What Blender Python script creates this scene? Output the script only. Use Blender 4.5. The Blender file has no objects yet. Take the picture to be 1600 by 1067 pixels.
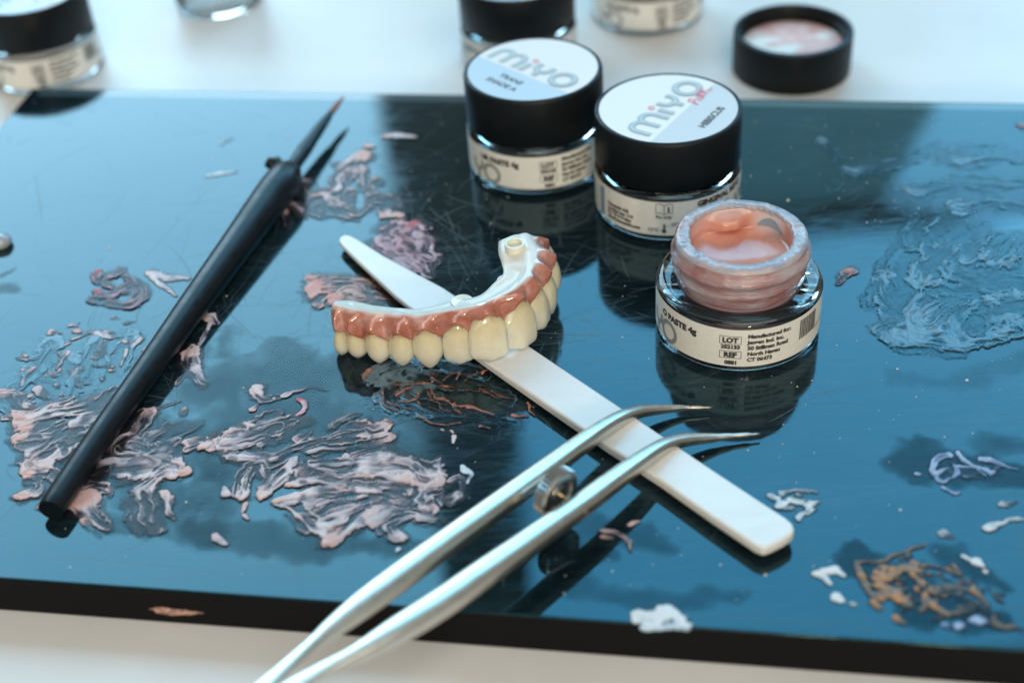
import bpy, math, random
import numpy as np
from mathutils import Vector
S = bpy.context.scene
random.seed(7); RNG = np.random.RandomState(11)
# ---------------------------------------------------------------- camera, light, exposure (1 unit = 1 cm)
S.unit_settings.system = 'METRIC'; S.unit_settings.scale_length = 0.01
F, PITCH, ROLL, CH = 2176.4, .6674, -.0779, 18.3559           # px focal length (1600 wide), tilt, roll, height
cp, sp, cr, sr = math.cos(PITCH), math.sin(PITCH), math.cos(ROLL), math.sin(ROLL)
cam = bpy.data.cameras.new('camera'); camo = bpy.data.objects.new('camera', cam); S.collection.objects.link(camo)
from mathutils import Matrix
fwd = Vector((0, cp, -sp)); up0 = Vector((0, sp, cp)); rt0 = Vector((1, 0, 0))
rt = rt0 * cr + up0 * sr
up = up0 * cr - rt0 * sr
camo.matrix_world = Matrix(((rt.x, up.x, -fwd.x, 0), (rt.y, up.y, -fwd.y, 0), (rt.z, up.z, -fwd.z, CH), (0, 0, 0, 1)))
cam.sensor_width = 36; cam.lens = F / 1600 * 36; cam.clip_start = 1; cam.clip_end = 3000
cam.dof.use_dof = True; cam.dof.focus_distance = 28.6; cam.dof.aperture_fstop = cam.lens * .001 / .52
S.camera = camo
W_ = bpy.data.worlds.new('World'); S.world = W_; W_.use_nodes = True
W_.node_tree.nodes['Background'].inputs[0].default_value = (.95, 1.0, .92, 1); W_.node_tree.nodes['Background'].inputs[1].default_value = .20
def area(name, x0, x1, z0, z1, y, L, col):
    d = bpy.data.lights.new(name, 'AREA'); d.shape = 'RECTANGLE'; d.size = x1 - x0; d.size_y = z1 - z0
    d.energy = L * math.pi * d.size * d.size_y; d.color = col
    o = bpy.data.objects.new(name, d); S.collection.objects.link(o)
    o.location = ((x0 + x1) / 2, y, (z0 + z1) / 2); o.rotation_euler = (math.radians(-90), 0, 0); return o
area('window_lamp', -74, -11, 30, 120, 120, 7.4, (.46, .775, 1.0))
area('window_lamp', 0, 80, 66, 138, 121, 5.7, (.22, .65, 1.0))
wl = area('window_lamp', 46, 96, 22, 71, 119, 4.2, (.24, .64, 1.0)); wl.rotation_euler = (math.radians(-90), math.radians(-20), 0)
area('window_lamp', 6, 60, 28, 63, 123, .95, (.25, .78, 1.0))  # dim lamp added to lift the dark right part of the plate's reflection
def aim(name, loc, size, L, col, tgt=(0, 25, 0)):
    d = bpy.data.lights.new(name, 'AREA'); d.shape = 'RECTANGLE'; d.size = size[0]; d.size_y = size[1]
    d.energy = L * math.pi * size[0] * size[1]; d.color = col
    o = bpy.data.objects.new(name, d); S.collection.objects.link(o); o.location = loc
    o.rotation_euler = (Vector(tgt) - Vector(loc)).to_track_quat('-Z', 'Y').to_euler(); return o
aim('ceiling_lamp', (30, -60, 150), (150, 90), 2.55, (.96, .99, .96))
aim('room_lamp', (-10, -110, 75), (170, 70), 1.75, (1.0, .95, .87), (0, 25, 0))
aim('spot_bulb', (0, -85, 40), (6, 6), 150, (1.0, .76, .48)); aim('spot_bulb', (14, -85, 40), (6, 6), 150, (1.0, .74, .45))
S.view_settings.view_transform = 'Standard'; S.view_settings.look = 'None'; S.view_settings.exposure = 0; S.view_settings.gamma = 1
S.render.engine = 'CYCLES'; S.cycles.max_bounces = 14; S.cycles.transmission_bounces = 12; S.cycles.transparent_max_bounces = 24
S.cycles.use_denoising = True
# ---------------------------------------------------------------- measuring helpers
def ray(x, y):
    a, b = x - 800, y - 533.5; u = a * cr + b * sr; v = -a * sr + b * cr
    d = np.array([u, -v * sp + F * cp, -v * cp - F * sp]); return d / np.linalg.norm(d)
def P3(x, y, z=0):
    d = ray(x, y); t = (z - CH) / d[2]; return np.array([0, 0, CH]) + d * t
# ---------------------------------------------------------------- object helpers
def link(o): S.collection.objects.link(o); return o
def thing(name, label, cat, loc=(0, 0, 0), group=None):
    o = link(bpy.data.objects.new(name, None)); o.location = loc; o.empty_display_size = .3
    o['label'] = label; o['category'] = cat
    if group: o['group'] = group
    return o
def tag(o, label, cat, group=None):
    o['label'] = label; o['category'] = cat
    if group: o['group'] = group
    return o
def mesh(name, vf, mat, parent=None, smooth=True, sharp=None, bevel=None, subsurf=0, world=True):
    v, f = vf; v = np.asarray(v, float)
    if parent is not None and world:
        p = parent; off = np.zeros(3)
        while p is not None: off += np.array(p.location); p = p.parent
        v = v - off
    me = bpy.data.meshes.new(name); me.from_pydata(v.tolist(), [], f); me.update()
    me.materials.append(mat)
    if smooth: me.shade_smooth()
    if sharp is not None: me.set_sharp_from_angle(angle=math.radians(sharp))
    o = link(bpy.data.objects.new(name, me))
    if parent is not None: o.parent = parent
    if bevel:
        m = o.modifiers.new('bevel', 'BEVEL'); m.width = bevel; m.segments = 3; m.limit_method = 'ANGLE'; m.angle_limit = math.radians(35)
    if subsurf:
        m = o.modifiers.new('sub', 'SUBSURF'); m.levels = m.render_levels = subsurf
    return o
def join(*vfs):
    V = []; Fc = []; n = 0
    for v, f in vfs:
        v = np.asarray(v, float); V.append(v); Fc += [tuple(i + n for i in q) for q in f]; n += len(v)
    return np.concatenate(V), Fc
def joinz(*vfs): return join(*[(np.asarray(v, float) + [0, 0, .0013 * i], f) for i, (v, f) in enumerate(vfs)])
def lathe(prof, n=96, c=(0, 0, 0), closed=False):
    k = len(prof); V = []; Fc = []
    for i in range(n):
        a = 2 * math.pi * i / n; ca, sa = math.cos(a), math.sin(a)
        for r, z in prof: V.append((c[0] + r * ca, c[1] + r * sa, c[2] + z))
    m = k if closed else k - 1
    for i in range(n):
        j = (i + 1) % n
        for q in range(m):
            p = (q + 1) % k; Fc.append((i * k + q, j * k + q, j * k + p, i * k + p))
    return V, Fc
def spline(P, n):
    P = np.asarray(P, float); k = len(P)
    if k == 2:
        t = np.linspace(0, 1, n)[:, None]; return P[0] * (1 - t) + P[1] * t
    d = np.r_[0, np.cumsum(np.linalg.norm(np.diff(P[:, :2] if P.shape[1] > 2 else P, axis=0), axis=1) + 1e-9)]
    d /= d[-1]; T = np.empty_like(P)
    for i in range(k):
        a, b = max(0, i - 1), min(k - 1, i + 1); T[i] = (P[b] - P[a]) / (d[b] - d[a])
    out = []
    for t in np.linspace(0, 1, n):
        i = min(k - 2, max(0, np.searchsorted(d, t) - 1)); h = d[i + 1] - d[i]; s = (t - d[i]) / h
        out.append((2*s**3 - 3*s*s + 1) * P[i] + (s**3 - 2*s*s + s) * h * T[i] + (-2*s**3 + 3*s*s) * P[i+1] + (s**3 - s*s) * h * T[i+1])
    return np.array(out)
def tube(path, rad, n=16, flat=1.0, power=2.0, cap=True, upv=(0, 0, 1)):
    """path Nx3, rad N (or Nx2: sideways, upward); superellipse section"""
    path = np.asarray(path, float); N = len(path); rad = np.asarray(rad, float)
    if rad.ndim == 1: rad = np.stack([rad, rad * flat], 1)
    V = []; Fc = []; T = np.gradient(path, axis=0)
    for i in range(N):
        t = T[i] / np.linalg.norm(T[i]); s = np.cross(t, upv); s /= np.linalg.norm(s); u = np.cross(s, t)
        for k in range(n):
            a = 2 * math.pi * k / n; c, q = math.cos(a), math.sin(a)
            c = math.copysign(abs(c) ** (2 / power), c); q = math.copysign(abs(q) ** (2 / power), q)
            V.append(path[i] + s * c * rad[i, 0] + u * q * rad[i, 1])
    for i in range(N - 1):
        for k in range(n):
            j = (k + 1) % n; Fc.append((i * n + k, i * n + j, (i + 1) * n + j, (i + 1) * n + k))
    if cap:
        Fc.append(tuple(range(n - 1, -1, -1))); Fc.append(tuple(range((N - 1) * n, N * n)))
    return np.array(V), Fc
# ---------------------------------------------------------------- materials
def mat(name, base=(.8, .8, .8), rough=.5, metal=0, coat=0, sss=0, sssr=(.1, .05, .03), trans=0, ior=1.5, spec=.5, alpha=1):
    m = bpy.data.materials.new(name); m.use_nodes = True; b = m.node_tree.nodes['Principled BSDF']
    b.inputs['Base Color'].default_value = (*base, 1); b.inputs['Roughness'].default_value = rough
    b.inputs['Metallic'].default_value = metal; b.inputs['Coat Weight'].default_value = coat; b.inputs['Coat Roughness'].default_value = .05
    b.inputs['Subsurface Weight'].default_value = sss; b.inputs['Subsurface Radius'].default_value = sssr; b.inputs['Subsurface Scale'].default_value = 1
    b.inputs['Transmission Weight'].default_value = trans; b.inputs['IOR'].default_value = ior
    b.inputs['Specular IOR Level'].default_value = spec; b.inputs['Alpha'].default_value = alpha
    return m
def nd(m, t, **kw):
    n = m.node_tree.nodes.new(t)
    for k, v in kw.items():
        if k in n.inputs: n.inputs[k].default_value = v
        else: setattr(n, k, v)
    return n
def lk(m, a, b): m.node_tree.links.new(a, b)
def B(m): return m.node_tree.nodes['Principled BSDF']
def noise(m, scale, detail=4, stretch=(1, 1, 1), rough=.5, rot=(0, 0, 0)):
    tc = nd(m, 'ShaderNodeTexCoord'); mp = nd(m, 'ShaderNodeMapping'); mp.inputs['Scale'].default_value = stretch; mp.inputs['Rotation'].default_value = rot
    n = nd(m, 'ShaderNodeTexNoise'); n.inputs['Scale'].default_value = scale; n.inputs['Detail'].default_value = detail; n.inputs['Roughness'].default_value = rough
    lk(m, tc.outputs['Object'], mp.inputs['Vector']); lk(m, mp.outputs[0], n.inputs['Vector']); return n
def ramp(m, src, stops):
    r = nd(m, 'ShaderNodeValToRGB'); e = r.color_ramp.elements
    while len(e) < len(stops): e.new(.5)
    for i, (p, c) in enumerate(stops):
        e[i].position = p; e[i].color = (*c, 1) if len(c) == 3 else c
    lk(m, src, r.inputs[0]); return r
def mapr(m, src, a, b, c, d):
    r = nd(m, 'ShaderNodeMapRange'); lk(m, src, r.inputs[0])
    for i, v in enumerate((a, b, c, d)): r.inputs[i + 1].default_value = v
    return r
def bump(m, src, strength, dist=.02):
    b = nd(m, 'ShaderNodeBump'); b.inputs['Strength'].default_value = strength; b.inputs['Distance'].default_value = dist
    lk(m, src, b.inputs['Height']); lk(m, b.outputs[0], B(m).inputs['Normal']); return b
# table
M_table = mat('white_table_laminate', (.74, .75, .75), .38)
n = noise(M_table, .35, 5); lk(M_table, ramp(M_table, n.outputs[0], [(.3, (.70, .685, .665)), (.7, (.755, .74, .72))]).outputs[0], B(M_table).inputs['Base Color'])
n = noise(M_table, 1.1, 7, rough=.7); st_ = ramp(M_table, n.outputs[0], [(.66, (1, 1, 1)), (.74, (.80, .78, .74))]); mm = nd(M_table, 'ShaderNodeMix', data_type='RGBA', blend_type='MULTIPLY'); mm.inputs[0].default_value = .5; src = B(M_table).inputs['Base Color'].links[0].from_socket; lk(M_table, src, mm.inputs[6]); lk(M_table, st_.outputs[0], mm.inputs[7]); lk(M_table, mm.outputs[2], B(M_table).inputs['Base Color'])
n = noise(M_table, 60, 3); bump(M_table, n.outputs[0], .08, .01)
# board: black glass, wiped and handled
M_board = mat('black_glass', (.006, .010, .012), .03, ior=1.52); B(M_board).inputs['Specular Tint'].default_value = (.30, .82, 1, 1)  # specular tint puts the window's blue into the reflections
n1 = noise(M_board, .22, 6, (1, 2.2, 1), .6, (0, 0, .5)); n2 = noise(M_board, 1.6, 8, (1, 6, 1), .7, (0, 0, -.4))
mx = nd(M_board, 'ShaderNodeMath', operation='MULTIPLY'); lk(M_board, n1.outputs[0], mx.inputs[0]); lk(M_board, n2.outputs[0], mx.inputs[1])
lk(M_board, mapr(M_board, mx.outputs[0], .15, .45, .012, .17).outputs[0], B(M_board).inputs['Roughness'])
lk(M_board, ramp(M_board, mx.outputs[0], [(.16, (.003, .009, .012)), (.30, (.010, .020, .024)), (.46, (.026, .040, .046))]).outputs[0], B(M_board).inputs['Base Color'])
nb = noise(M_board, .8, 3); bump(M_board, nb.outputs[0], .02, .02)
M_cap = mat('black_plastic_cap', (.007, .009, .011), .42, spec=.22); n = noise(M_cap, 5, 5, (1, 1, .4)); lk(M_cap, mapr(M_cap, n.outputs[0], .3, .7, .34, .52).outputs[0], B(M_cap).inputs['Roughness'])
M_glass = mat('clear_glass', (.97, .985, .98), .02, trans=1, ior=1.48)
M_label = mat('cream_paper_label', (.82, .81, .74), .45); n = noise(M_label, 8, 4); lk(M_label, ramp(M_label, n.outputs[0], [(.3, (.80, .79, .73)), (.7, (.86, .85, .79))]).outputs[0], B(M_label).inputs['Base Color'])
M_ink = mat('dark_ink', (.05, .045, .045), .5); M_grey = mat('grey_ink', (.28, .31, .31), .5); M_grey2 = mat('light_grey_ink', (.45, .50, .51), .5)
M_lgrey = mat('cap_logo_grey', (.42, .50, .52), .4); M_lgrey2 = mat('cap_logo_light', (.56, .64, .66), .4)
M_white = mat('white_gloss_label', (.86, .83, .82), .3); M_blue = mat('pale_blue_print', (.56, .69, .80), .3); M_gseg = mat('pale_grey_print', (.64, .66, .69), .3)
M_red = mat('red_ink', (.85, .10, .16), .4); M_pinkdot = mat('pink_ink', (.85, .45, .45), .4)
M_spat = mat('white_plastic', (.80, .81, .76), .30, sss=.25, sssr=(.15, .14, .1)); n = noise(M_spat, 14, 5); bump(M_spat, n.outputs[0], .10, .01); n = noise(M_spat, .9, 7, (1, 2.5, 1), .7, (0, 0, .6)); lk(M_spat, ramp(M_spat, n.outputs[0], [(.34, (.71, .705, .67)), (.5, (.74, .75, .74)), (.72, (.72, .715, .69))]).outputs[0], B(M_spat).inputs['Base Color'])
M_steel = mat('satin_steel', (.64, .62, .58), .30, metal=1)
n = noise(M_steel, 10, 6, (1, 1, 1)); lk(M_steel, mapr(M_steel, n.outputs[0], .3, .7, .28, .38).outputs[0], B(M_steel).inputs['Roughness'])
n = noise(M_steel, 2.5, 5); lk(M_steel, ramp(M_steel, n.outputs[0], [(.35, (.64, .59, .51)), (.65, (.70, .65, .57))]).outputs[0], B(M_steel).inputs['Base Color'])
M_brass = mat('brass_rod', (.62, .48, .30), .3, metal=1)
M_handle = mat('black_lacquer', (.005, .008, .011), .33, coat=.0, spec=.35); n = noise(M_handle, 3, 6); lk(M_handle, mapr(M_handle, n.outputs[0], .3, .7, .26, .42).outputs[0], B(M_handle).inputs['Roughness'])
M_hair = mat('brown_bristle', (.26, .10, .05), .5)
n = noise(M_hair, 30, 3); bump(M_hair, n.outputs[0], .4, .02)
# teeth, gum, framework: colours carried by the pieces
def attr(m, name): a = nd(m, 'ShaderNodeAttribute'); a.attribute_name = name; return a
M_tooth = mat('tooth_ceramic', (.78, .66, .42), .10, coat=.6, sss=.8, sssr=(.40, .32, .20))
a = attr(M_tooth, 'along'); r = ramp(M_tooth, a.outputs['Fac'], [(0, (.60, .41, .20)), (.22, (.76, .66, .44)), (.60, (.84, .79, .63)), (1, (.73, .73, .66))])
n = noise(M_tooth, 4, 4, (1, 1, .5)); mm = nd(M_tooth, 'ShaderNodeMix', data_type='RGBA', blend_type='MULTIPLY'); mm.inputs[0].default_value = .6
lk(M_tooth, r.outputs[0], mm.inputs[6]); lk(M_tooth, ramp(M_tooth, n.outputs[0], [(.3, (.82, .80, .74)), (.7, (1, 1, 1))]).outputs[0], mm.inputs[7]); lk(M_tooth, mm.outputs[2], B(M_tooth).inputs['Base Color'])
n = noise(M_tooth, 9, 4, (1, 1, .35)); bump(M_tooth, n.outputs[0], .10, .02)
M_gum = mat('pink_gum_ceramic', (.6, .24, .18), .14, coat=1, sss=.3, sssr=(.14, .05, .03))
n = noise(M_gum, 2.0, 6, (1, 1, 1), .55); r = ramp(M_gum, n.outputs[0], [(.30, (.34, .095, .06)), (.45, (.47, .17, .115)), (.56, (.55, .24, .18)), (.68, (.68, .40, .35))])
a = attr(M_gum, 'white'); mm = nd(M_gum, 'ShaderNodeMix', data_type='RGBA'); lk(M_gum, a.outputs['Fac'], mm.inputs[0]); lk(M_gum, r.outputs[0], mm.inputs[6]); mm.inputs[7].default_value = (.80, .74, .72, 1)
lk(M_gum, mm.outputs[2], B(M_gum).inputs['Base Color'])
n = noise(M_gum, 5, 4); bump(M_gum, n.outputs[0], .10, .03)
M_zir = mat('white_framework', (.72, .69, .62), .38, coat=.12, sss=.2, sssr=(.1, .1, .08)); n = noise(M_zir, 5, 6); bump(M_zir, n.outputs[0], .35, .04)
# pastes: thickness 'th' drives colour and cover, 'tip' the stronger colour where the brush was set down
def paste(name, thin, mid, thick, tip, rough=.30, cov=1.0, sss=.1, a0=.42):
    m = mat(name, mid, rough, coat=0, sss=sss, sssr=(.06, .03, .03), spec=.28); b = B(m); nt = m.node_tree
    a = attr(m, 'th'); r = ramp(m, a.outputs['Fac'], [(0, tuple(.12 * q for q in thin)), (.13, tuple(.25 * q for q in thin)), (.24, thin), (.45, mid), (.8, thick)])
    t = attr(m, 'tip'); mx = nd(m, 'ShaderNodeMix', data_type='RGBA'); lk(m, t.outputs['Fac'], mx.inputs[0]); lk(m, r.outputs[0], mx.inputs[6]); mx.inputs[7].default_value = (*tip, 1)
    lk(m, mx.outputs[2], b.inputs['Base Color'])
    c = ramp(m, a.outputs['Fac'], [(0, (0, 0, 0)), (.07, (a0,) * 3), (.22, ((.3 + a0) * cov,) * 3), (.42, (cov,) * 3)])
    lk(m, c.outputs[0], b.inputs['Alpha'])
    n = noise(m, 16, 4); bump(m, n.outputs[0], .25, .02); return m
M_pale = paste('pale_pink_paste', (.13, .105, .12), (.33, .265, .285), (.62, .515, .51), (.62, .34, .285))
M_rose = paste('rose_paste', (.16, .07, .08), (.36, .22, .26), (.56, .37, .40), (.50, .07, .08))
M_salm = paste('salmon_paste', (.18, .10, .08), (.36, .21, .18), (.56, .34, .29), (.60, .23, .17))
M_brn = paste('ochre_paste', (.035, .035, .032), (.12, .09, .065), (.26, .16, .09), (.42, .19, .07))
M_lav = paste('lavender_paste', (.06, .09, .15), (.15, .21, .34), (.33, .42, .58), (.36, .42, .6))
M_whp = paste('white_paste', (.2, .24, .27), (.46, .50, .53), (.68, .70, .71), (.66, .64, .62))
M_dk = paste('brown_pink_paste', (.04, .025, .022), (.16, .07, .055), (.34, .16, .12), (.55, .20, .15), .12)
M_gel = paste('brushed_clear_gel', (.008, .018, .024), (.035, .070, .092), (.10, .165, .21), (.18, .25, .30), .07, sss=0, cov=.85, a0=.15); B(M_gel).inputs['Specular IOR Level'].default_value = .5; B(M_gel).inputs['Specular Tint'].default_value = (.34, .84, 1, 1)  # blue of the reflected window put into the tint, as on the plate
M_maroon = paste('maroon_paste', (.03, .012, .018), (.13, .045, .06), (.33, .17, .21), (.40, .025, .04))
M_film = mat('dull_liquid_film', (.006, .012, .016), .16, ior=1.30); B(M_film).inputs['Specular Tint'].default_value = (.30, .82, 1, 1)  # same tint: reflected window blue carried by the material
a = attr(M_film, 'th'); c = mapr(M_film, a.outputs['Fac'], 0, .6, 0, .55); lk(M_film, c.outputs[0], B(M_film).inputs['Alpha'])
n = noise(M_film, 3, 6, (1, 3, 1)); bump(M_film, n.outputs[0], .10, .02)
M_fill = mat('pink_paste_fill', (.60, .22, .15), .22, coat=.3, sss=.3, sssr=(.2, .08, .05))
n = noise(M_fill, 3, 4, (1, 2, 1)); bump(M_fill, n.outputs[0], .12, .04); n = noise(M_fill, 1.4, 3); lk(M_fill, ramp(M_fill, n.outputs[0], [(.35, (.58, .24, .17)), (.65, (.72, .36, .28))]).outputs[0], B(M_fill).inputs['Base Color'])
M_neck = mat('smeared_glass_neck', (.70, .58, .62), .16, coat=.8, trans=.55, sss=.0, ior=1.45)
n = noise(M_neck, 1.5, 5, (1, 1, 1.6)); lk(M_neck, ramp(M_neck, n.outputs[0], [(.34, (.66, .30, .28)), (.48, (.80, .54, .55)), (.62, (.90, .80, .86))]).outputs[0], B(M_neck).inputs['Base Color'])
n = noise(M_neck, 5, 6, (1, 1, 3.5)); bump(M_neck, n.outputs[0], .55, .08)
M_crust = mat('frosty_paste_crust', (.84, .78, .80), .28, coat=.4, trans=.55)
n = noise(M_crust, 8, 6, rough=.65); bump(M_crust, n.outputs[0], .45, .06)
lk(M_crust, ramp(M_crust, noise(M_crust, 2.2, 4).outputs[0], [(.36, (.56, .62, .72)), (.52, (.80, .76, .80)), (.68, (.80, .58, .54))]).outputs[0], B(M_crust).inputs['Base Color'])
M_scr = mat('scratch', (.15, .19, .21), .45, alpha=.36); M_dust = mat('dust', (.6, .6, .58), .7)
M_drop = mat('grey_gel', (.34, .38, .42), .10, coat=.6)
# ---------------------------------------------------------------- table and glass board
TZ = -.9
o = mesh('table_surface', ([(-120, -60, TZ), (120, -60, TZ), (120, 110, TZ), (-120, 110, TZ), (-120, -60, TZ - 3), (120, -60, TZ - 3), (120, 110, TZ - 3), (-120, 110, TZ - 3)],
     [(0, 1, 2, 3), (7, 6, 5, 4), (0, 4, 5, 1), (1, 5, 6, 2), (2, 6, 7, 3), (3, 7, 4, 0)]), M_table, smooth=False)
o['kind'] = 'structure'
ANG = -.1914; E1 = np.array([math.cos(ANG), math.sin(ANG), 0]); E2 = np.array([math.sin(ANG), -math.cos(ANG), 0]); C0 = np.array([-13.2549, 36.8156, 0])
BW, BL = 18.19, 34.0
board = thing('glass_palette', 'thick black glass mixing plate smeared with dried paste on the white table', 'glass plate', tuple(C0 + E2 * BW / 2 + E1 * BL / 2 + np.array([0, 0, TZ])))
q = [C0, C0 + E1 * BL, C0 + E1 * BL + E2 * BW, C0 + E2 * BW]; zz = np.array([0, 0, TZ + .004])
mesh('glass_plate', ([*q, *[p + zz for p in q]], [(3, 2, 1, 0), (4, 5, 6, 7), (0, 1, 5, 4), (1, 2, 6, 5), (2, 3, 7, 6), (3, 0, 4, 7)]), M_board, board, smooth=True, sharp=40, bevel=.035)
pl = bpy.data.objects['glass_plate']; pl.data.materials.append(mat('ground_black_edge', (.003, .003, .0032), .45, spec=.10))
for f_ in pl.data.polygons:
    if abs(f_.normal.z) < .5: f_.material_index = 1
M_strip = mat('painted_edge_light', (.05, .085, .10), .07, ior=1.6)  # lighter colour paints in the light caught along the plate's back edge
s0, s1 = .10, .42
mesh('edge_light_strip', ([C0 + E1 * .3 + E2 * s0 + [0, 0, .003], C0 + E1 * (BL - .3) + E2 * s0 + [0, 0, .003], C0 + E1 * (BL - .3) + E2 * s1 + [0, 0, .003], C0 + E1 * .3 + E2 * s1 + [0, 0, .003]], [(3, 2, 1, 0)]), M_strip, board, smooth=False)
# scratches: thin rough hairlines scored in the glass
V = []; Fc = []
def hair(P, w, z=.0025):
    P = np.asarray(P); T = np.gradient(P, axis=0); T /= np.linalg.norm(T, axis=1)[:, None] + 1e-9; Nn = np.stack([-T[:, 1], T[:, 0]], 1)
    b = len(V); k = len(P)
    for i in range(k):
        ww = w * (math.sin(math.pi * (i + .5) / k) ** .5)
        V.append((*(P[i] + Nn[i] * ww / 2), z)); V.append((*(P[i] - Nn[i] * ww / 2), z))
    for i in range(k - 1): Fc.append((b + 2 * i + 1, b + 2 * i + 3, b + 2 * i + 2, b + 2 * i))
def inboard(p, m=.3):
    d = np.array([p[0], p[1], 0]) - C0; return m < d @ E1 < BL - m and m < d @ E2 < BW - m
for i in range(1000):
    c = C0 + E1 * RNG.uniform(.5, 27) + E2 * RNG.uniform(.5, BW - .5)
    if i % 3 == 0: c = np.array([*RNG.normal([-1.5, 25.5], [2.6, 2.4]), 0])
    elif i % 3 == 1: c = np.array([*RNG.normal([-5.5, 22], [2.6, 3.0]), 0])
    L = RNG.choice([.4, .8, 1.6, 3.5], p=[.35, .3, .25, .1]) * RNG.uniform(.6, 1.3); a = RNG.uniform(0, math.pi); k = RNG.normal(0, .12)
    t = np.linspace(-.5, .5, 9); dx = np.cos(a + k * t * 2) * L; dy = np.sin(a + k * t * 2) * L
    P = np.stack([c[0] + dx * t, c[1] + dy * t], 1)
    if all(inboard(p) for p in P): hair(P, RNG.choice([.010, .016, .028], p=[.6, .3, .1]))
for a, b in [((430,540),(480,528)), ((320,700),(505,590)), ((655,330),(760,400)), ((300,345),(270,430)), ((980,460),(1040,445)), ((965,625),(1035,600)), ((560,400),(690,520)), ((1300,425),(1375,405)),((690,370),(735,440)),((845,650),(870,690)), ((1060,960),(1400,985)), ((640,760),(830,660)),((840,480),(640,640))]:
    p, r_ = P3(*a)[:2], P3(*b)[:2]; t = np.linspace(0, 1, 10)[:, None]; hair(p * (1 - t) + r_ * t + .04 * np.sin(t * 3) , .016)
o = mesh('scratch', (V, Fc), M_scr, board, smooth=False); o['kind'] = 'stuff'
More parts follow.
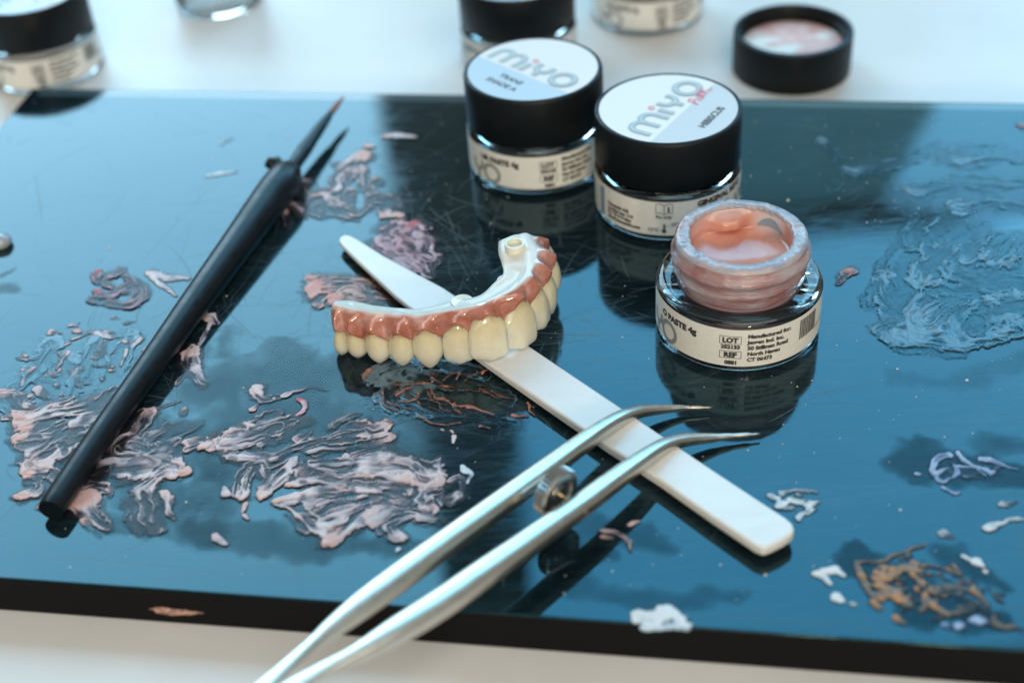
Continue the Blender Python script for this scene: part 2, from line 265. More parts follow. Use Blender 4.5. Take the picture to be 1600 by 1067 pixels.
# ---------------------------------------------------------------- paste smears: height fields raked by the brush
def vnoise(x, y, seed):
    r = np.random.RandomState(seed); T = r.rand(64, 64); xi = np.floor(x).astype(int); yi = np.floor(y).astype(int); fx = x - xi; fy = y - yi
    fx = fx * fx * (3 - 2 * fx); fy = fy * fy * (3 - 2 * fy); g = lambda a, b: T[a % 64, b % 64]
    return (g(xi, yi) * (1 - fx) + g(xi + 1, yi) * fx) * (1 - fy) + (g(xi, yi + 1) * (1 - fx) + g(xi + 1, yi + 1) * fx) * fy
SEED = [100]
def smear(label, strokes, mate, cat='paste smear', group=None, res=.021, hmax=.014, base=.004, streak=1.0, name='paste_smear', soft=False, fill=0, stain=.10, wide=1.0):
    """strokes: (px points, px width, strength[, tip]). Each stroke is raked along its own direction; a later stroke scrapes the earlier ones away."""
    SEED[0] += 1; sd = SEED[0]; rg = np.random.RandomState(sd * 7 + 3); st = []
    for s in strokes:
        pts, w, h = s[0], s[1], s[2]; tip = s[3] if len(s) > 3 else .5
        P = np.array([P3(*p)[:2] for p in pts]); m = pts[len(pts) // 2]
        sc = np.linalg.norm(P3(m[0] + 10, m[1])[:2] - P3(*m)[:2]) / 10     # cm per px there
        st.append((spline(P, max(8, 5 * len(P))) if len(P) > 2 else spline(P, 8), w * sc * (.62 if soft else .66 * wide if streak > .6 else .56), h, tip))
    if fill:                      # further passes of the brush beside the main ones
        extra = []
        for P, w, h, tip in st:
            for q in range(fill):
                T_ = np.gradient(P, axis=0); T_ /= np.linalg.norm(T_, axis=1)[:, None] + 1e-9; Nn = np.stack([-T_[:, 1], T_[:, 0]], 1)
                a, b = sorted(rg.uniform(-.1, 1.0, 2)); b = max(b, a + .35); tt = np.clip(np.linspace(a, b, 10), 0, 1) * (len(P) - 1); i0 = np.clip(tt.astype(int), 0, len(P) - 2); f = (tt - i0)[:, None]
                Pc = P[i0] * (1 - f) + P[i0 + 1] * f + Nn[i0] * (rg.uniform(-1.5, 1.5) * w + rg.normal(0, .25) * w * np.linspace(0, 1, 10))[:, None]
                if np.linalg.norm(Pc[-1] - Pc[0]) > .08: extra.append((Pc, w * rg.uniform(.3, .9), h * rg.uniform(.35, .85), tip * (rg.rand() < .35)))
        st = [x for pr in zip(extra[::2], st) for x in pr] + st[len(extra[::2]):] + extra[1::2]
    A = np.concatenate([s[0] for s in st]); mw = max(s[1] for s in st)
    x0, y0 = A.min(0) - 1.7 * mw - .2; x1, y1 = A.max(0) + 1.7 * mw + .2
    nx, ny = int((x1 - x0) / res) + 2, int((y1 - y0) / res) + 2
    X, Y = np.meshgrid(x0 + np.arange(nx) * res, y0 + np.arange(ny) * res)
    Hh = np.zeros_like(X); Tp = np.zeros_like(X); Fm = np.zeros_like(X)
    wx = X + .17 * (vnoise(X * 2.3, Y * 2.3, sd) - .5) + .06 * (vnoise(X * 7, Y * 7, sd + 1) - .5); wy = Y + .17 * (vnoise(X * 2.3 + 9, Y * 2.3, sd + 2) - .5) + .06 * (vnoise(X * 7 + 5, Y * 7, sd + 3) - .5)
    for k, (P, w, h, tip) in enumerate(st):
        R_ = w * 1.7 + .12; m = (X > P[:, 0].min() - R_) & (X < P[:, 0].max() + R_) & (Y > P[:, 1].min() - R_) & (Y < P[:, 1].max() + R_)
        px, py = wx[m], wy[m]; best = np.full(px.shape, 1e9); sg = np.zeros(px.shape); al = np.zeros(px.shape)
        L = np.r_[0, np.cumsum(np.linalg.norm(np.diff(P, axis=0), axis=1))]
        for i in range(len(P) - 1):
            d = P[i + 1] - P[i]; l2 = d @ d + 1e-12; t = np.clip(((px - P[i, 0]) * d[0] + (py - P[i, 1]) * d[1]) / l2, 0, 1)
            ex, ey = px - P[i, 0] - t * d[0], py - P[i, 1] - t * d[1]; dd = np.hypot(ex, ey); s_ = np.sign(d[0] * ey - d[1] * ex); b = dd < best
            best = np.where(b, dd, best); sg = np.where(b, s_ * dd, sg); al = np.where(b, L[i] + t * math.sqrt(l2), al)
        u = al / L[-1]; ww = w * (1.0 - .5 * u ** 2) * (.75 + .5 * vnoise(al * 3.5 + k, al * 0, sd + k)); q = best / ww
        if soft: q = q + .9 * (vnoise(px * 1.6, py * 1.6, sd + 77) - .5) + .5 * (vnoise(px * 5, py * 5, sd + 78) - .5); body = np.clip(1 - q * q, 0, 1) ** .8; v = h * body * (.8 + .4 * vnoise(px * 3, py * 3, sd + 9)); Hh[m] = np.maximum(Hh[m], v); continue
        q = q + .40 * (vnoise(px * 8, py * 8, sd + 30) - .5) + .30 * (vnoise(px * 20, py * 20, sd + 31) - .5)
        body = np.clip((1.08 - q) * 4.5, 0, 1)
        s0, s1, s2, s3 = [vnoise(sg * f + 31.7 * k + 5 * i_, al * g, sd + 7 * k + i_) for i_, (f, g) in enumerate([(4, .7), (9, 1.1), (18, 1.8), (34, 3.2)])]
        stn = .26 * s0 + .30 * s1 + .26 * s2 + .18 * s3
        rak = np.clip((stn - (.405 + .13 * u)) * 5.2, 0, 1) ** .8
        brk = np.clip(vnoise(px * 5, py * 5, sd + 50 + k) * 2.4 - .35, .25, 1)           # skips where the brush lifted
        edge = np.exp(-((q - .86) / .13) ** 2) * np.clip(vnoise(al * 4, sg * 3 + k, sd + 5) * 2.6 - 1.1, 0, 1) * .8
        lumps = .45 + .75 * vnoise(px * 10, py * 10, sd + 44)
        v = h * body * (streak * (.07 + .95 * rak * brk * (1 - .25 * u)) + (1 - streak) * lumps + streak * edge)
        tb = np.exp(-(al / (w * .8 + .02)) ** 2) * tip * np.clip(vnoise(px * 9, py * 9, sd + 61) * 2, 0, 1); v = v + h * body * tb * .55
        a = body * (.75 if streak > .6 else .3); Hh[m] = Hh[m] * (1 - a) + v
        Tp[m] = Tp[m] * (1 - a) + (tb + .25 * tip * (vnoise(px * 4, py * 4, sd + 9) > .66)) * body
        Fm[m] = np.maximum(Fm[m], stain * np.clip((1.75 - q) * 1.6, 0, 1) * np.clip(vnoise(px * 4, py * 4, sd + 70) * 2.2 - .25 - .5 * np.clip(q - 1, 0, 1), 0, 1) * min(1, h * 1.2))
    if not soft: Hh = np.maximum(Hh, Fm)
    th = np.clip(Hh, 0, 1.4); base = (.012 + .0004 * (sd % 40)) if not soft else .003 + .001 * (sd % 8); Z = base + hmax * th ** .8 + .0015 * vnoise(X * 12, Y * 12, sd + 20) * (th > .05) * (not soft)
    cut = .03 if not soft else .005
    cell = (th[:-1, :-1] > cut) | (th[1:, :-1] > cut) | (th[:-1, 1:] > cut) | (th[1:, 1:] > cut)
    jj, ii = np.nonzero(cell); idx = -np.ones(X.shape, int); use = np.zeros(X.shape, bool)
    for a, b in ((0, 0), (0, 1), (1, 0), (1, 1)): use[jj + a, ii + b] = True
    Z = np.where(th < cut, base * .95 if soft else base * .6, Z)
    idx[use] = np.arange(use.sum()); ctr = np.array([(x0 + x1) / 2, (y0 + y1) / 2, 0])
    Vv = np.stack([X[use], Y[use], Z[use]], 1) - ctr
    Q = np.stack([idx[jj, ii], idx[jj, ii + 1], idx[jj + 1, ii + 1], idx[jj + 1, ii]], 1)
    me = bpy.data.meshes.new(name); me.vertices.add(len(Vv)); me.vertices.foreach_set('co', Vv.astype('f').ravel())
    me.loops.add(Q.size); me.loops.foreach_set('vertex_index', Q.astype('i').ravel()); me.polygons.add(len(Q)); me.polygons.foreach_set('loop_start', (np.arange(len(Q)) * 4).astype('i'))
    me.update(calc_edges=True); me.validate()
    for nm, ar in (('th', np.clip(th[use], 0, 1)), ('tip', np.clip(Tp[use], 0, 1))):
        a = me.attributes.new(nm, 'FLOAT', 'POINT'); a.data.foreach_set('value', ar.astype('f'))
    me.materials.append(mate); me.shade_smooth()
    o = link(bpy.data.objects.new(name, me)); o.location = ctr
    tag(o, label, cat, group); return o
def crumbs(cx, cy, rx, ry, n, w, ln, h=1, tip=.5, tilt=0, seed=1):
    """short broken dabs scattered through an oval, in px"""
    rg = np.random.RandomState(seed); out = []
    for i in range(n):
        a, r = rg.uniform(0, 2 * math.pi), math.sqrt(rg.rand()) ; x, y = rx * r * math.cos(a), ry * r * math.sin(a); x, y = cx + x * math.cos(tilt) - y * math.sin(tilt), cy + x * math.sin(tilt) + y * math.cos(tilt)
        b = rg.normal(tilt, .9); l = rg.uniform(*ln); out.append(([(x, y), (x + l * math.cos(b) * .5 + rg.normal(0, 2), y + l * math.sin(b) * .3), (x + l * math.cos(b), y + l * math.sin(b) * .55)], rg.uniform(*w), h * rg.uniform(.5, 1.1), tip * (rg.rand() < .5)))
    return out
def film(label, strokes): return smear(label, [(p, w, h, 0) for p, w, h in strokes], M_film, cat='liquid film', res=.05, hmax=.0, base=.002, streak=0, name='liquid_film', soft=True)
# ---- the smears themselves, traced stroke by stroke
film('dull film of liquid round the big smear left of the tweezers', [([(345,610),(400,680),(360,760),(330,830)], 150, .5), ([(420,600),(600,700),(720,760)], 200, .5), ([(300,820),(500,850),(700,850)], 60, .5), ([(590,600),(700,690),(760,700)], 110, .4)])
film('dark film of liquid under the near end of the brush', [([(130,700),(230,760),(320,840)], 90, .5), ([(230,650),(300,700),(330,740)], 70, .4), ([(170,820),(260,830)], 40, .4)])
film('dark oval film around the lavender smear near the right edge', [([(1420,715),(1500,730),(1600,745)], 80, .75), ([(1540,690),(1620,700)], 50, .4), ([(1400,590),(1500,600),(1600,560)], 60, .15)])
film('dark film around the ochre smear in the front right corner', [([(1350,880),(1440,930),(1560,970)], 90, .9), ([(1490,870),(1570,920)], 50, .6)])
film('streaky film on the glass in front of the spatula end', [([(880,900),(1000,940),(1150,930)], 50, .3), ([(830,850),(960,870)], 60, .4), ([(930,820),(1050,860)], 60, .4)])
film('faint film at the left edge of the glass', [([(-20,455),(14,450)], 60, .6), ([(0,430),(20,420)], 16, .5)])
G1 = 'pink paste smears on the glass'
smear('large fanned pale pink smear under the near end of the black brush', [
 ([(34,664),(94,647),(150,629),(178,610)], 24, 1, .9), ([(41,681),(75,682),(124,662),(170,640)], 22, .9), ([(64,722),(97,700),(150,670),(200,640)], 34, .9, .4),
 ([(270,733),(206,729),(142,738),(120,745)], 36, 1, .3), ([(37,775),(60,762),(56,734)], 18, 1, 1), ([(45,740),(80,738),(120,748)], 14, .9, .8), ([(124,764),(150,764),(174,775)], 18, .9, .5), ([(240,752),(226,775),(232,805),(250,828)], 20, 1, .3), ([(262,770),(262,790),(268,808)], 9, .8),
 ([(127,782),(146,808),(174,826)], 20, 1, 1), ([(200,683),(228,702),(258,722)], 16, .9, .4), ([(236,644),(210,674),(176,700),(165,720)], 14, .8, .5), ([(290,736),(262,735),(240,745)], 13, .9, .9), ([(58,700),(90,690),(100,712)], 16, .7, .2),
 ([(232,692),(262,682),(302,668)], 34, .42, 0), ([(300,692),(322,690),(334,680)], 14, .7, .5), ([(75,790),(110,770),(112,752)], 16, .7, .7), ([(322,700),(330,697)], 9, .9, .9), ([(334,704),(342,702)], 7, .9, .8)], M_pale, group=G1, fill=3, wide=1.25, hmax=.022)
smear('large whitish pink smear of looping strokes left of the tweezers', [
 ([(357,690),(404,680),(440,668),(466,656)], 34, .9, .7), ([(364,715),(421,716),(472,700),(536,688),(607,676)], 15, .9, .2), ([(603,668),(583,672),(556,671),(540,680)], 26, .9, .8),
 ([(664,752),(590,742),(522,749),(455,740)], 36, 1, .7), ([(414,772),(435,749),(462,722)], 17, .9, .5), ([(377,776),(387,756),(396,728),(421,749)], 12, 1, .3), ([(438,786),(489,776),(556,764),(644,783),(648,765)], 15, 1, .5),
 ([(468,810),(522,796),(576,777),(600,790)], 17, 1, .5), ([(516,842),(556,818),(606,789),(636,783)], 26, 1, .6), ([(516,838),(489,816),(455,794),(430,790)], 13, 1, .7), ([(590,820),(624,804),(660,810),(693,813)], 12, .9, .3), ([(624,840),(614,822),(640,812)], 13, 1, .3),
 ([(668,798),(662,776),(684,762)], 16, 1, .5), ([(718,773),(700,786),(690,778)], 9, .9), ([(700,752),(716,748),(722,764),(712,782)], 8, .8), ([(583,729),(607,718),(650,738),(662,752)], 26, .95, .3), ([(470,745),(500,733),(560,728)], 14, .7, .2), ([(530,762),(560,752),(640,765)], 10, .8), ([(450,760),(480,757),(540,758)], 9, .7), ([(480,790),(520,782),(560,788)], 9, .8, .4),
 ([(466,690),(480,682),(484,676)], 8, .7), ([(520,664),(540,654),(556,648)], 16, .5, 0), ([(556,716),(600,706),(640,722)], 8, .6)], M_pale, group=G1, fill=3, wide=1.2, hmax=.024)
smear('small crumpled pink flake above the large whitish smear', [([(400,612),(414,624),(440,624)], 18, .8, .5), ([(448,622),(470,612),(489,607),(506,609)], 7, .7, .2), ([(392,640),(402,630)], 8, .5)], M_pale, group=G1)
smear('short curved rose paste stroke above the whitish smear', [([(466,624),(476,633),(474,643),(466,650)], 9, 1, 1)], M_rose, group=G1, streak=.1)
smear('dotted row of pink paste left of the whitish smear', [([(383,788),(386,796)], 8, .9, .9), ([(390,800),(394,808)], 9, .9, .7), ([(352,776),(358,762)], 11, .8, .3), ([(336,838),(348,846),(354,850)], 12, .8, .2)], M_pale, group=G1, streak=.2)
smear('loose reddish brown paste trails in the reflection below the bridge', crumbs(690, 612, 95, 32, 34, (1.5, 4), (10, 40), .55, .3, .25, 21) + [
 ([(577,576),(569,592),(600,602),(664,600),(684,619),(725,634),(768,650)], 4.8, .9, .7), ([(577,578),(592,571),(612,567)], 3.6, .8, .5), ([(600,611),(604,631),(624,645)], 4.2, .8), ([(624,617),(644,606),(657,619),(643,632),(626,628)], 4.2, .8, .5), ([(654,647),(674,660),(720,661)], 4.2, .8, .4),
 ([(691,607),(742,616),(790,622)], 3.0, .5), ([(670,580),(720,586),(765,578)], 4.8, .5, .3), ([(803,649),(826,651)], 5.4, 1, 1), ([(824,630),(830,640),(838,650)], 5.4, 1, 1), ([(730,640),(752,643),(770,650)], 4.8, 1, 1), ([(756,582),(775,575)], 4.8, .8, .9), ([(610,625),(630,640),(644,645)], 3.6, .6), ([(660,600),(700,640),(722,640)], 3.6, .6, .3), ([(745,670),(765,671)], 4.8, .6)], M_dk, group=G1, streak=.3)
smear('glossy clear gel ridges below the bridge teeth', [([(600,590),(640,578),(700,575),(760,590)], 40, .9), ([(620,620),(690,640),(800,655)], 50, .7), ([(640,590),(720,600),(800,625)], 34, .9), ([(600,600),(620,640)], 30, .6)], M_gel, cat='gel smear', name='gel_smear')
smear('pinkish brown fanned smear between the spatula and the bridge end', [([(497,453),(520,448),(560,453),(618,462)], 24, .95, .9), ([(560,441),(585,447),(620,466)], 22, .8, .3), ([(503,480),(507,468),(529,462)], 11, .8, .6), ([(524,464),(545,462),(600,474)], 16, .8, 1), ([(540,460),(580,470),(622,472)], 24, .6, .2)], M_salm, group=G1, fill=3, wide=1.2)
smear('netted mauve smear with a red cap behind the spatula', crumbs(648, 393, 26, 28, 60, (3, 6), (4, 14), .7, .15, .7, 3) + [([(636,362),(645,357),(656,357)], 13, 1, 1), ([(634,368),(646,390),(672,425)], 44, .8, .1), ([(610,386),(624,402),(662,424)], 30, .75, .2), ([(622,375),(612,385)], 10, .8, .3), ([(652,417),(658,420)], 10, 1, 1), ([(606,396),(614,397)], 7, 1, 1), ([(655,372),(668,395),(680,418)], 20, .6, 0)], M_rose, group=G1, streak=.95, fill=3, wide=1.1)
smear('blurred pale pink smear with a salmon blob beside the brush tip', [([(568,247),(557,249),(530,265)], 19, 1.2, 1), ([(546,268),(535,292),(545,316)], 18, .9, .3), ([(562,268),(571,292),(592,306),(624,304)], 15, 1, .3), ([(490,304),(517,300),(528,274)], 15, 1, .8), ([(517,313),(539,327),(558,337),(573,320),(570,300)], 13, 1, .3), ([(627,339),(609,338),(591,325)], 12, 1, .7),
 ([(434,327),(445,342),(454,358)], 9, .9, .9), ([(454,320),(466,336),(478,344)], 10, .8, .3), ([(483,306),(477,328),(499,341),(521,338)], 11, .8, .2), ([(587,279),(598,290)], 10, .9, .5), ([(500,320),(520,335),(560,345)], 20, .5, 0), ([(590,312),(620,322),(640,330)], 26, .28, 0), ([(470,290),(478,300),(470,320)], 16, .5, .2)], M_pale, group=G1, fill=2, wide=1.1, hmax=.022)
smear('thin salmon sliver far back on the glass left of the jars', [([(602,214),(625,213),(652,216)], 9, 1, 1)], M_pale, group=G1, streak=.1)
smear('tiny salmon dab near the brush tip', [([(574,230),(586,231)], 8, .9, .7)], M_pale, group=G1, streak=.1)
smear('small dark red and mauve smear in the left part of the glass', [([(156,424),(158,436),(170,440)], 9, 1, 1), ([(155,455),(162,462),(178,466)], 11, 1, 1), ([(172,432),(186,424),(196,420)], 10, .8, .1), ([(170,474),(186,480),(208,476),(222,460),(210,438),(196,426)], 13, .85, .2), ([(170,445),(186,452),(206,456)], 10, .8, .1), ([(180,462),(195,448),(206,440)], 9, .7, .1), ([(150,468),(165,478)], 12, .3, 0)], M_maroon, group=G1, fill=2)
smear('folded pale pink flake right of the small red smear', [([(231,428),(240,440),(258,450),(277,463)], 10, 1, .4), ([(240,428),(252,433),(268,436),(288,439)], 14, .8, .1)], M_pale, group=G1, streak=.35)
smear('short yellowish white dab in the upper left of the glass', [([(324,277),(342,272),(364,270)], 8, .9)], M_whp, group='white paste dabs', streak=.3)
smear('faint white dab farthest back on the left', [([(346,224),(364,219)], 8, .4)], M_whp, group='white paste dabs', streak=.3)
smear('streaky pink dab with trail close along the brush handle', [([(318,498),(330,499),(342,505)], 9, 1, 1), ([(330,505),(319,524),(304,550)], 6, .9, .6), ([(296,552),(300,580),(314,600)], 20, 1, .6), ([(240,638),(256,632),(280,624)], 6, .9, .9), ([(288,638),(290,648)], 9, .9, .6), ([(300,575),(316,592)], 16, .8, .1), ([(275,600),(290,575),(296,560)], 7, .5, .3)], M_pale, group=G1)
smear('faint broken smear with salmon flecks left of the brush handle', crumbs(110, 565, 110, 52, 46, (3, 7), (4, 20), .5, .8, -.5, 12) + [([(80,519),(100,522)], 6, .9, .9), ([(118,516),(124,518)], 6, 1, 1), ([(118,528),(132,522),(146,521)], 9, .9, .3), ([(152,524),(172,529),(190,528)], 9, .9, .3), ([(195,545),(190,570)], 5, .9, .4), ([(218,530),(205,540)], 12, .8, .7), ([(108,550),(96,562),(90,578)], 9, .8, .5), ([(78,585),(86,590)], 12, .7, .4), ([(50,578),(34,600)], 8, .6, .4), ([(0,616),(20,618),(36,640)], 18, .6, .6), ([(60,610),(76,622)], 10, .5, .5), ([(118,590),(122,606)], 9, .5, .5), ([(226,545),(214,565)], 8, .6, .4), ([(160,540),(150,560)], 10, .35, .1), ([(40,636),(60,645)], 8, .6, .8), ([(10,650),(30,655)], 9, .5, .5)], M_pale, group=G1, streak=.9)
smear('faint clear gel ridges left of the brush handle', [([(48,580),(80,610),(112,640)], 22, .5), ([(80,540),(60,580),(20,610)], 26, .5), ([(150,530),(130,580),(112,635)], 26, .5), ([(200,530),(180,570),(150,630)], 34, .5), ([(0,630),(40,650)], 26, .5), ([(110,560),(90,610)], 22, .4)], M_gel, cat='gel smear', name='gel_smear')
smear('lavender looped smear near the right edge of the glass', crumbs(1505, 732, 62, 20, 34, (3, 8), (6, 24), .35, 0, .1, 4) + [([(1484,712),(1460,717),(1456,733),(1472,754),(1497,746),(1489,725)], 10, 1, .2), ([(1500,706),(1508,716),(1524,730),(1552,734)], 9, .9), ([(1534,717),(1560,722),(1594,730)], 8, .8), ([(1497,729),(1520,733),(1540,742)], 7, .9), ([(1470,764),(1484,772),(1496,772)], 7, .7), ([(1428,738),(1436,740)], 8, .7), ([(1464,740),(1484,735)], 10, .8)], M_lav, cat='paste smear', streak=.5)
smear('ochre and orange clumped smear in the front right corner', crumbs(1465, 918, 110, 42, 60, (4, 9), (6, 24), .42, .3, .35, 5) + crumbs(1405, 908, 62, 36, 26, (5, 12), (8, 26), .8, 1, .3, 8) + [
 ([(1344,902),(1341,880),(1377,873),(1394,865),(1431,851),(1447,848)], 9, 1, .4), ([(1344,902),(1362,925),(1377,948)], 10, 1, .5), ([(1381,902),(1406,886),(1428,890)], 17, 1.1, 1), ([(1423,895),(1443,923)], 11, .9, .8), ([(1377,916),(1400,925),(1422,945)], 15, .9, .8), ([(1372,945),(1380,950)], 12, .9, .6),
 ([(1457,924),(1489,917),(1522,923),(1544,945)], 11, .8, .1), ([(1456,943),(1470,952),(1486,960)], 12, .9, .5), ([(1402,962),(1418,970)], 12, .9, .9), ([(1495,880),(1505,902),(1520,915)], 8, .7, .3), ([(1522,920),(1540,940)], 10, .8, .8), ([(1559,972),(1580,975),(1600,980)], 11, .6, .2), ([(1430,880),(1480,890)], 10, .4, 0), ([(1500,930),(1530,950)], 14, .4, 0)], M_brn, cat='paste smear', streak=.5)
smear('pale blue crumbs at the tail of the ochre smear', [([(1502,982),(1510,980)], 13, .8), ([(1526,972),(1534,972)], 14, .7), ([(1480,975),(1490,985)], 8, .5)], M_lav, streak=.3)
WG = 'white paste dabs'
smear('pair of oval white dabs left of the ochre smear', [([(1288,896),(1303,894),(1318,902)], 15, 1), ([(1278,902),(1290,911),(1298,916)], 12, .9)], M_whp, group=WG, streak=.15)
smear('round white dab below the oval pair', [([(1304,932),(1314,938)], 18, 1), ([(1328,944),(1334,944)], 10, .5)], M_whp, group=WG, streak=.15)
smear('white dab with droplets beyond the ochre smear', [([(1526,877),(1536,884)], 15, 1), ([(1510,871),(1515,873)], 11, .7), ([(1540,893),(1544,894)], 9, .6)], M_whp, group=WG, streak=.15)
smear('faint whitish streak at the right edge', [([(1546,826),(1565,820),(1602,812)], 10, .6), ([(1570,790),(1590,786)], 14, .25), ([(1470,832),(1486,836)], 14, .25)], M_whp, group=WG, streak=.5)
smear('ring shaped white dab touching the blunt end of the spatula', crumbs(1244, 784, 36, 16, 22, (3, 9), (4, 14), .5, 0, .1, 10) + [([(1222,792),(1238,782),(1262,788),(1264,800),(1244,808)], 13, .9), ([(1205,776),(1222,782)], 12, .5), ([(1224,768),(1250,764),(1278,766)], 10, .4), ([(1270,784),(1284,785)], 8, .5)], M_whp, group=WG, streak=.5)
smear('white paste pile on the front rim of the glass', crumbs(1038, 968, 34, 10, 22, (6, 13), (5, 16), .8, 0, .1, 9) + [([(1000,964),(1020,972),(1030,962)], 20, .9), ([(1036,960),(1052,956),(1062,966)], 20, .9), ([(1014,982),(1050,978),(1070,980)], 14, .7)], M_whp, group=WG, streak=.45)
smear('thin pinkish white trail under the tweezers', [([(948,826),(965,832),(978,848),(984,864)], 8, .6, .3), ([(984,818),(996,818)], 10, .8), ([(946,836),(960,840)], 10, .4)], M_pale, group=G1, streak=.4)
smear('pair of salmon beads between the bridge and the tweezers', [([(702,676),(704,682)], 5, .9, .5), ([(705,688),(708,694)], 7, 1, .5), ([(688,672),(690,678)], 5, .6)], M_pale, group=G1, streak=.1)
smear('white teardrop beside the whitish smear', [([(722,734),(737,738),(738,746),(733,755)], 10, .8)], M_whp, group=WG, streak=.2)
smear('single white dot left of the near tweezer arm', [([(623,861),(629,861)], 8, 1)], M_whp, group=WG, streak=.05)
smear('broad clear gel smear of raked ridges at the right side', [
 ([(1401,498),(1415,444),(1440,404),(1484,336)], 40, .9), ([(1379,435),(1397,480),(1412,505)], 24, .8), ([(1403,527),(1433,480),(1470,440)], 30, 1), ([(1500,420),(1514,390),(1534,350)], 34, .7), ([(1556,412),(1570,390),(1590,368)], 30, .8), ([(1420,520),(1460,528),(1514,534),(1560,525),(1610,505)], 34, 1),
 ([(1450,500),(1490,470),(1560,450),(1610,440)], 60, .8), ([(1470,400),(1520,430),(1600,430)], 50, .6), ([(1500,520),(1510,490),(1560,480)], 30, .8), ([(1560,520),(1600,505)], 20, 1), ([(1590,480),(1640,470)], 60, .8), ([(1440,440),(1480,380),(1500,350)], 30, .7)], M_gel, cat='gel smear', name='gel_smear', hmax=.018, fill=2, stain=.05, wide=1.2, res=.024)
smear('flat wavy gel patch behind the raked ridges', [([(1334,268),(1380,262),(1420,250),(1466,222)], 22, .6), ([(1490,250),(1560,240),(1620,250)], 50, .4), ([(1420,300),(1500,290),(1600,285)], 40, .4), ([(1500,325),(1560,318),(1620,330)], 30, .5), ([(1280,220),(1300,250),(1300,300)], 22, .3)], M_gel, cat='gel smear', name='gel_smear', res=.035)
smear('dark streaked dab just right of the open jar', [([(1330,424),(1318,432),(1308,444)], 12, .9)], M_dk, cat='paste smear')
smear('tiny dark fleck at the far right of the glass', [([(1594,198),(1598,206)], 8, .8)], M_dk, cat='paste smear')
# smear on the front face of the plate
def side_blob(px, z, w, h, label):
    d = ray(*px); n = -E2; c = C0 + E2 * BW; t = ((c - np.array([0, 0, CH])) @ E2) / (d @ E2); p = np.array([0, 0, CH]) + d * t
    V = []; Fc = []; nu, nv = 26, 8
    for j in range(nv + 1):
        for i in range(nu):
            a = 2 * math.pi * i / nu; r = j / nv; rr = r * (1 + .18 * math.sin(3 * a + 1) + .12 * math.sin(7 * a))
            V.append(p + E1 * math.cos(a) * rr * w + np.array([0, 0, 1]) * math.sin(a) * rr * h + E2 * (.05 * (1 - r * r) * (1 + .4 * math.sin(5 * a + 6 * r)) - .002))
    for j in range(nv):
        for i in range(nu): k = (i + 1) % nu; Fc.append((j * nu + i, j * nu + k, (j + 1) * nu + k, (j + 1) * nu + i))
    m = mat('salmon_side_smear', (.42, .20, .15), .35); nn = noise(m, 8, 4, (1, 1, 3)); lk(m, ramp(m, nn.outputs[0], [(.4, (.18, .10, .08)), (.6, (.58, .33, .25))]).outputs[0], B(m).inputs['Base Color'])
    o = mesh('paste_smear', (np.array(V) - p, Fc), m); o.location = p; tag(o, label, 'paste smear', G1)
side_blob((272, 955), 0, .47, .09, 'long salmon smear on the front face of the glass plate')
# loose specks
V = []; Fc = []
for i in range(420):
    c = C0 + E1 * RNG.uniform(.3, 27) + E2 * RNG.uniform(.3, BW - .3); r = RNG.choice([.012, .018, .035], p=[.62, .33, .05]) * RNG.uniform(.7, 1.2); b = len(V)
    for k in range(6): a = k * math.pi / 3; V.append((c[0] + r * math.cos(a), c[1] + r * math.sin(a), .001))
    for k in range(6): a = k * math.pi / 3; V.append((c[0] + .6 * r * math.cos(a), c[1] + .6 * r * math.sin(a), .001 + r * .7))
    for k in range(6): j = (k + 1) % 6; Fc.append((b + k, b + j, b + 6 + j, b + 6 + k))
    Fc.append(tuple(range(b + 6, b + 12)))
o = mesh('dust_speck', (V, Fc), M_dust); o['kind'] = 'stuff'; o['label'] = 'fine white specks scattered over the black glass'; o['category'] = 'dust'
# ---------------------------------------------------------------- jars
PR = {}
def text_mesh(s, size, bold=.0):
    c = bpy.data.curves.new('t', 'FONT'); c.body = s; c.size = size; c.offset = bold; c.resolution_u = 3; c.align_x = 'LEFT'
    o = link(bpy.data.objects.new('t', c)); me = bpy.data.meshes.new_from_object(o)
    V = np.array([v.co[:] for v in me.vertices]); Fc = [tuple(p.vertices) for p in me.polygons]
    bpy.data.objects.remove(o); bpy.data.curves.remove(c); bpy.data.meshes.remove(me)
    return V, Fc
def ribbon(P, w, closed=False):
    P = np.asarray(P, float)[:, :2]
    if closed: P = np.concatenate([P, P[:1]])
    T = np.gradient(P, axis=0)
    if closed: T[0] = T[-1] = P[1] - P[-2]
    T /= np.linalg.norm(T, axis=1)[:, None] + 1e-9; Nn = np.stack([-T[:, 1], T[:, 0]], 1) * w / 2; V = []; Fc = []
    for i in range(len(P)): V += [(*(P[i] + Nn[i]), 0), (*(P[i] - Nn[i]), 0)]
    for i in range(len(P) - 1): Fc.append((2 * i + 1, 2 * i + 3, 2 * i + 2, 2 * i))
    return np.array(V), Fc
def arc(cx, cy, r, a0, a1, n=16, ry=None):
    a = np.radians(np.linspace(a0, a1, n)); return np.stack([cx + r * np.cos(a), cy + (ry or r) * np.sin(a)], 1)
def line(a, b, n=6): t = np.linspace(0, 1, n)[:, None]; return np.array(a) * (1 - t) + np.array(b) * t
def logo(w):
    m = [np.concatenate([line((0, 0), (0, .33)), arc(.19, .33, .19, 180, 0)[1:], line((.38, .33), (.38, 0))[1:]]), np.concatenate([arc(.57, .33, .19, 180, 0), line((.76, .33), (.76, 0))[1:]]), line((.98, 0), (.98, .36)),
         np.concatenate([line((1.20, .52), (1.20, .40)), arc(1.39, .40, .19, 180, 360)[1:], line((1.58, .40), (1.58, .52))[1:]]), line((1.39, .21), (1.39, 0))]
    return joinz(*[ribbon(p, w) for p in m], ribbon(arc(2.06, .26, .26, 0, 345, 32), w, closed=True))
LOGO_DOT = ribbon(arc(.98, .53, .055, 0, 335, 16), .05, closed=True)
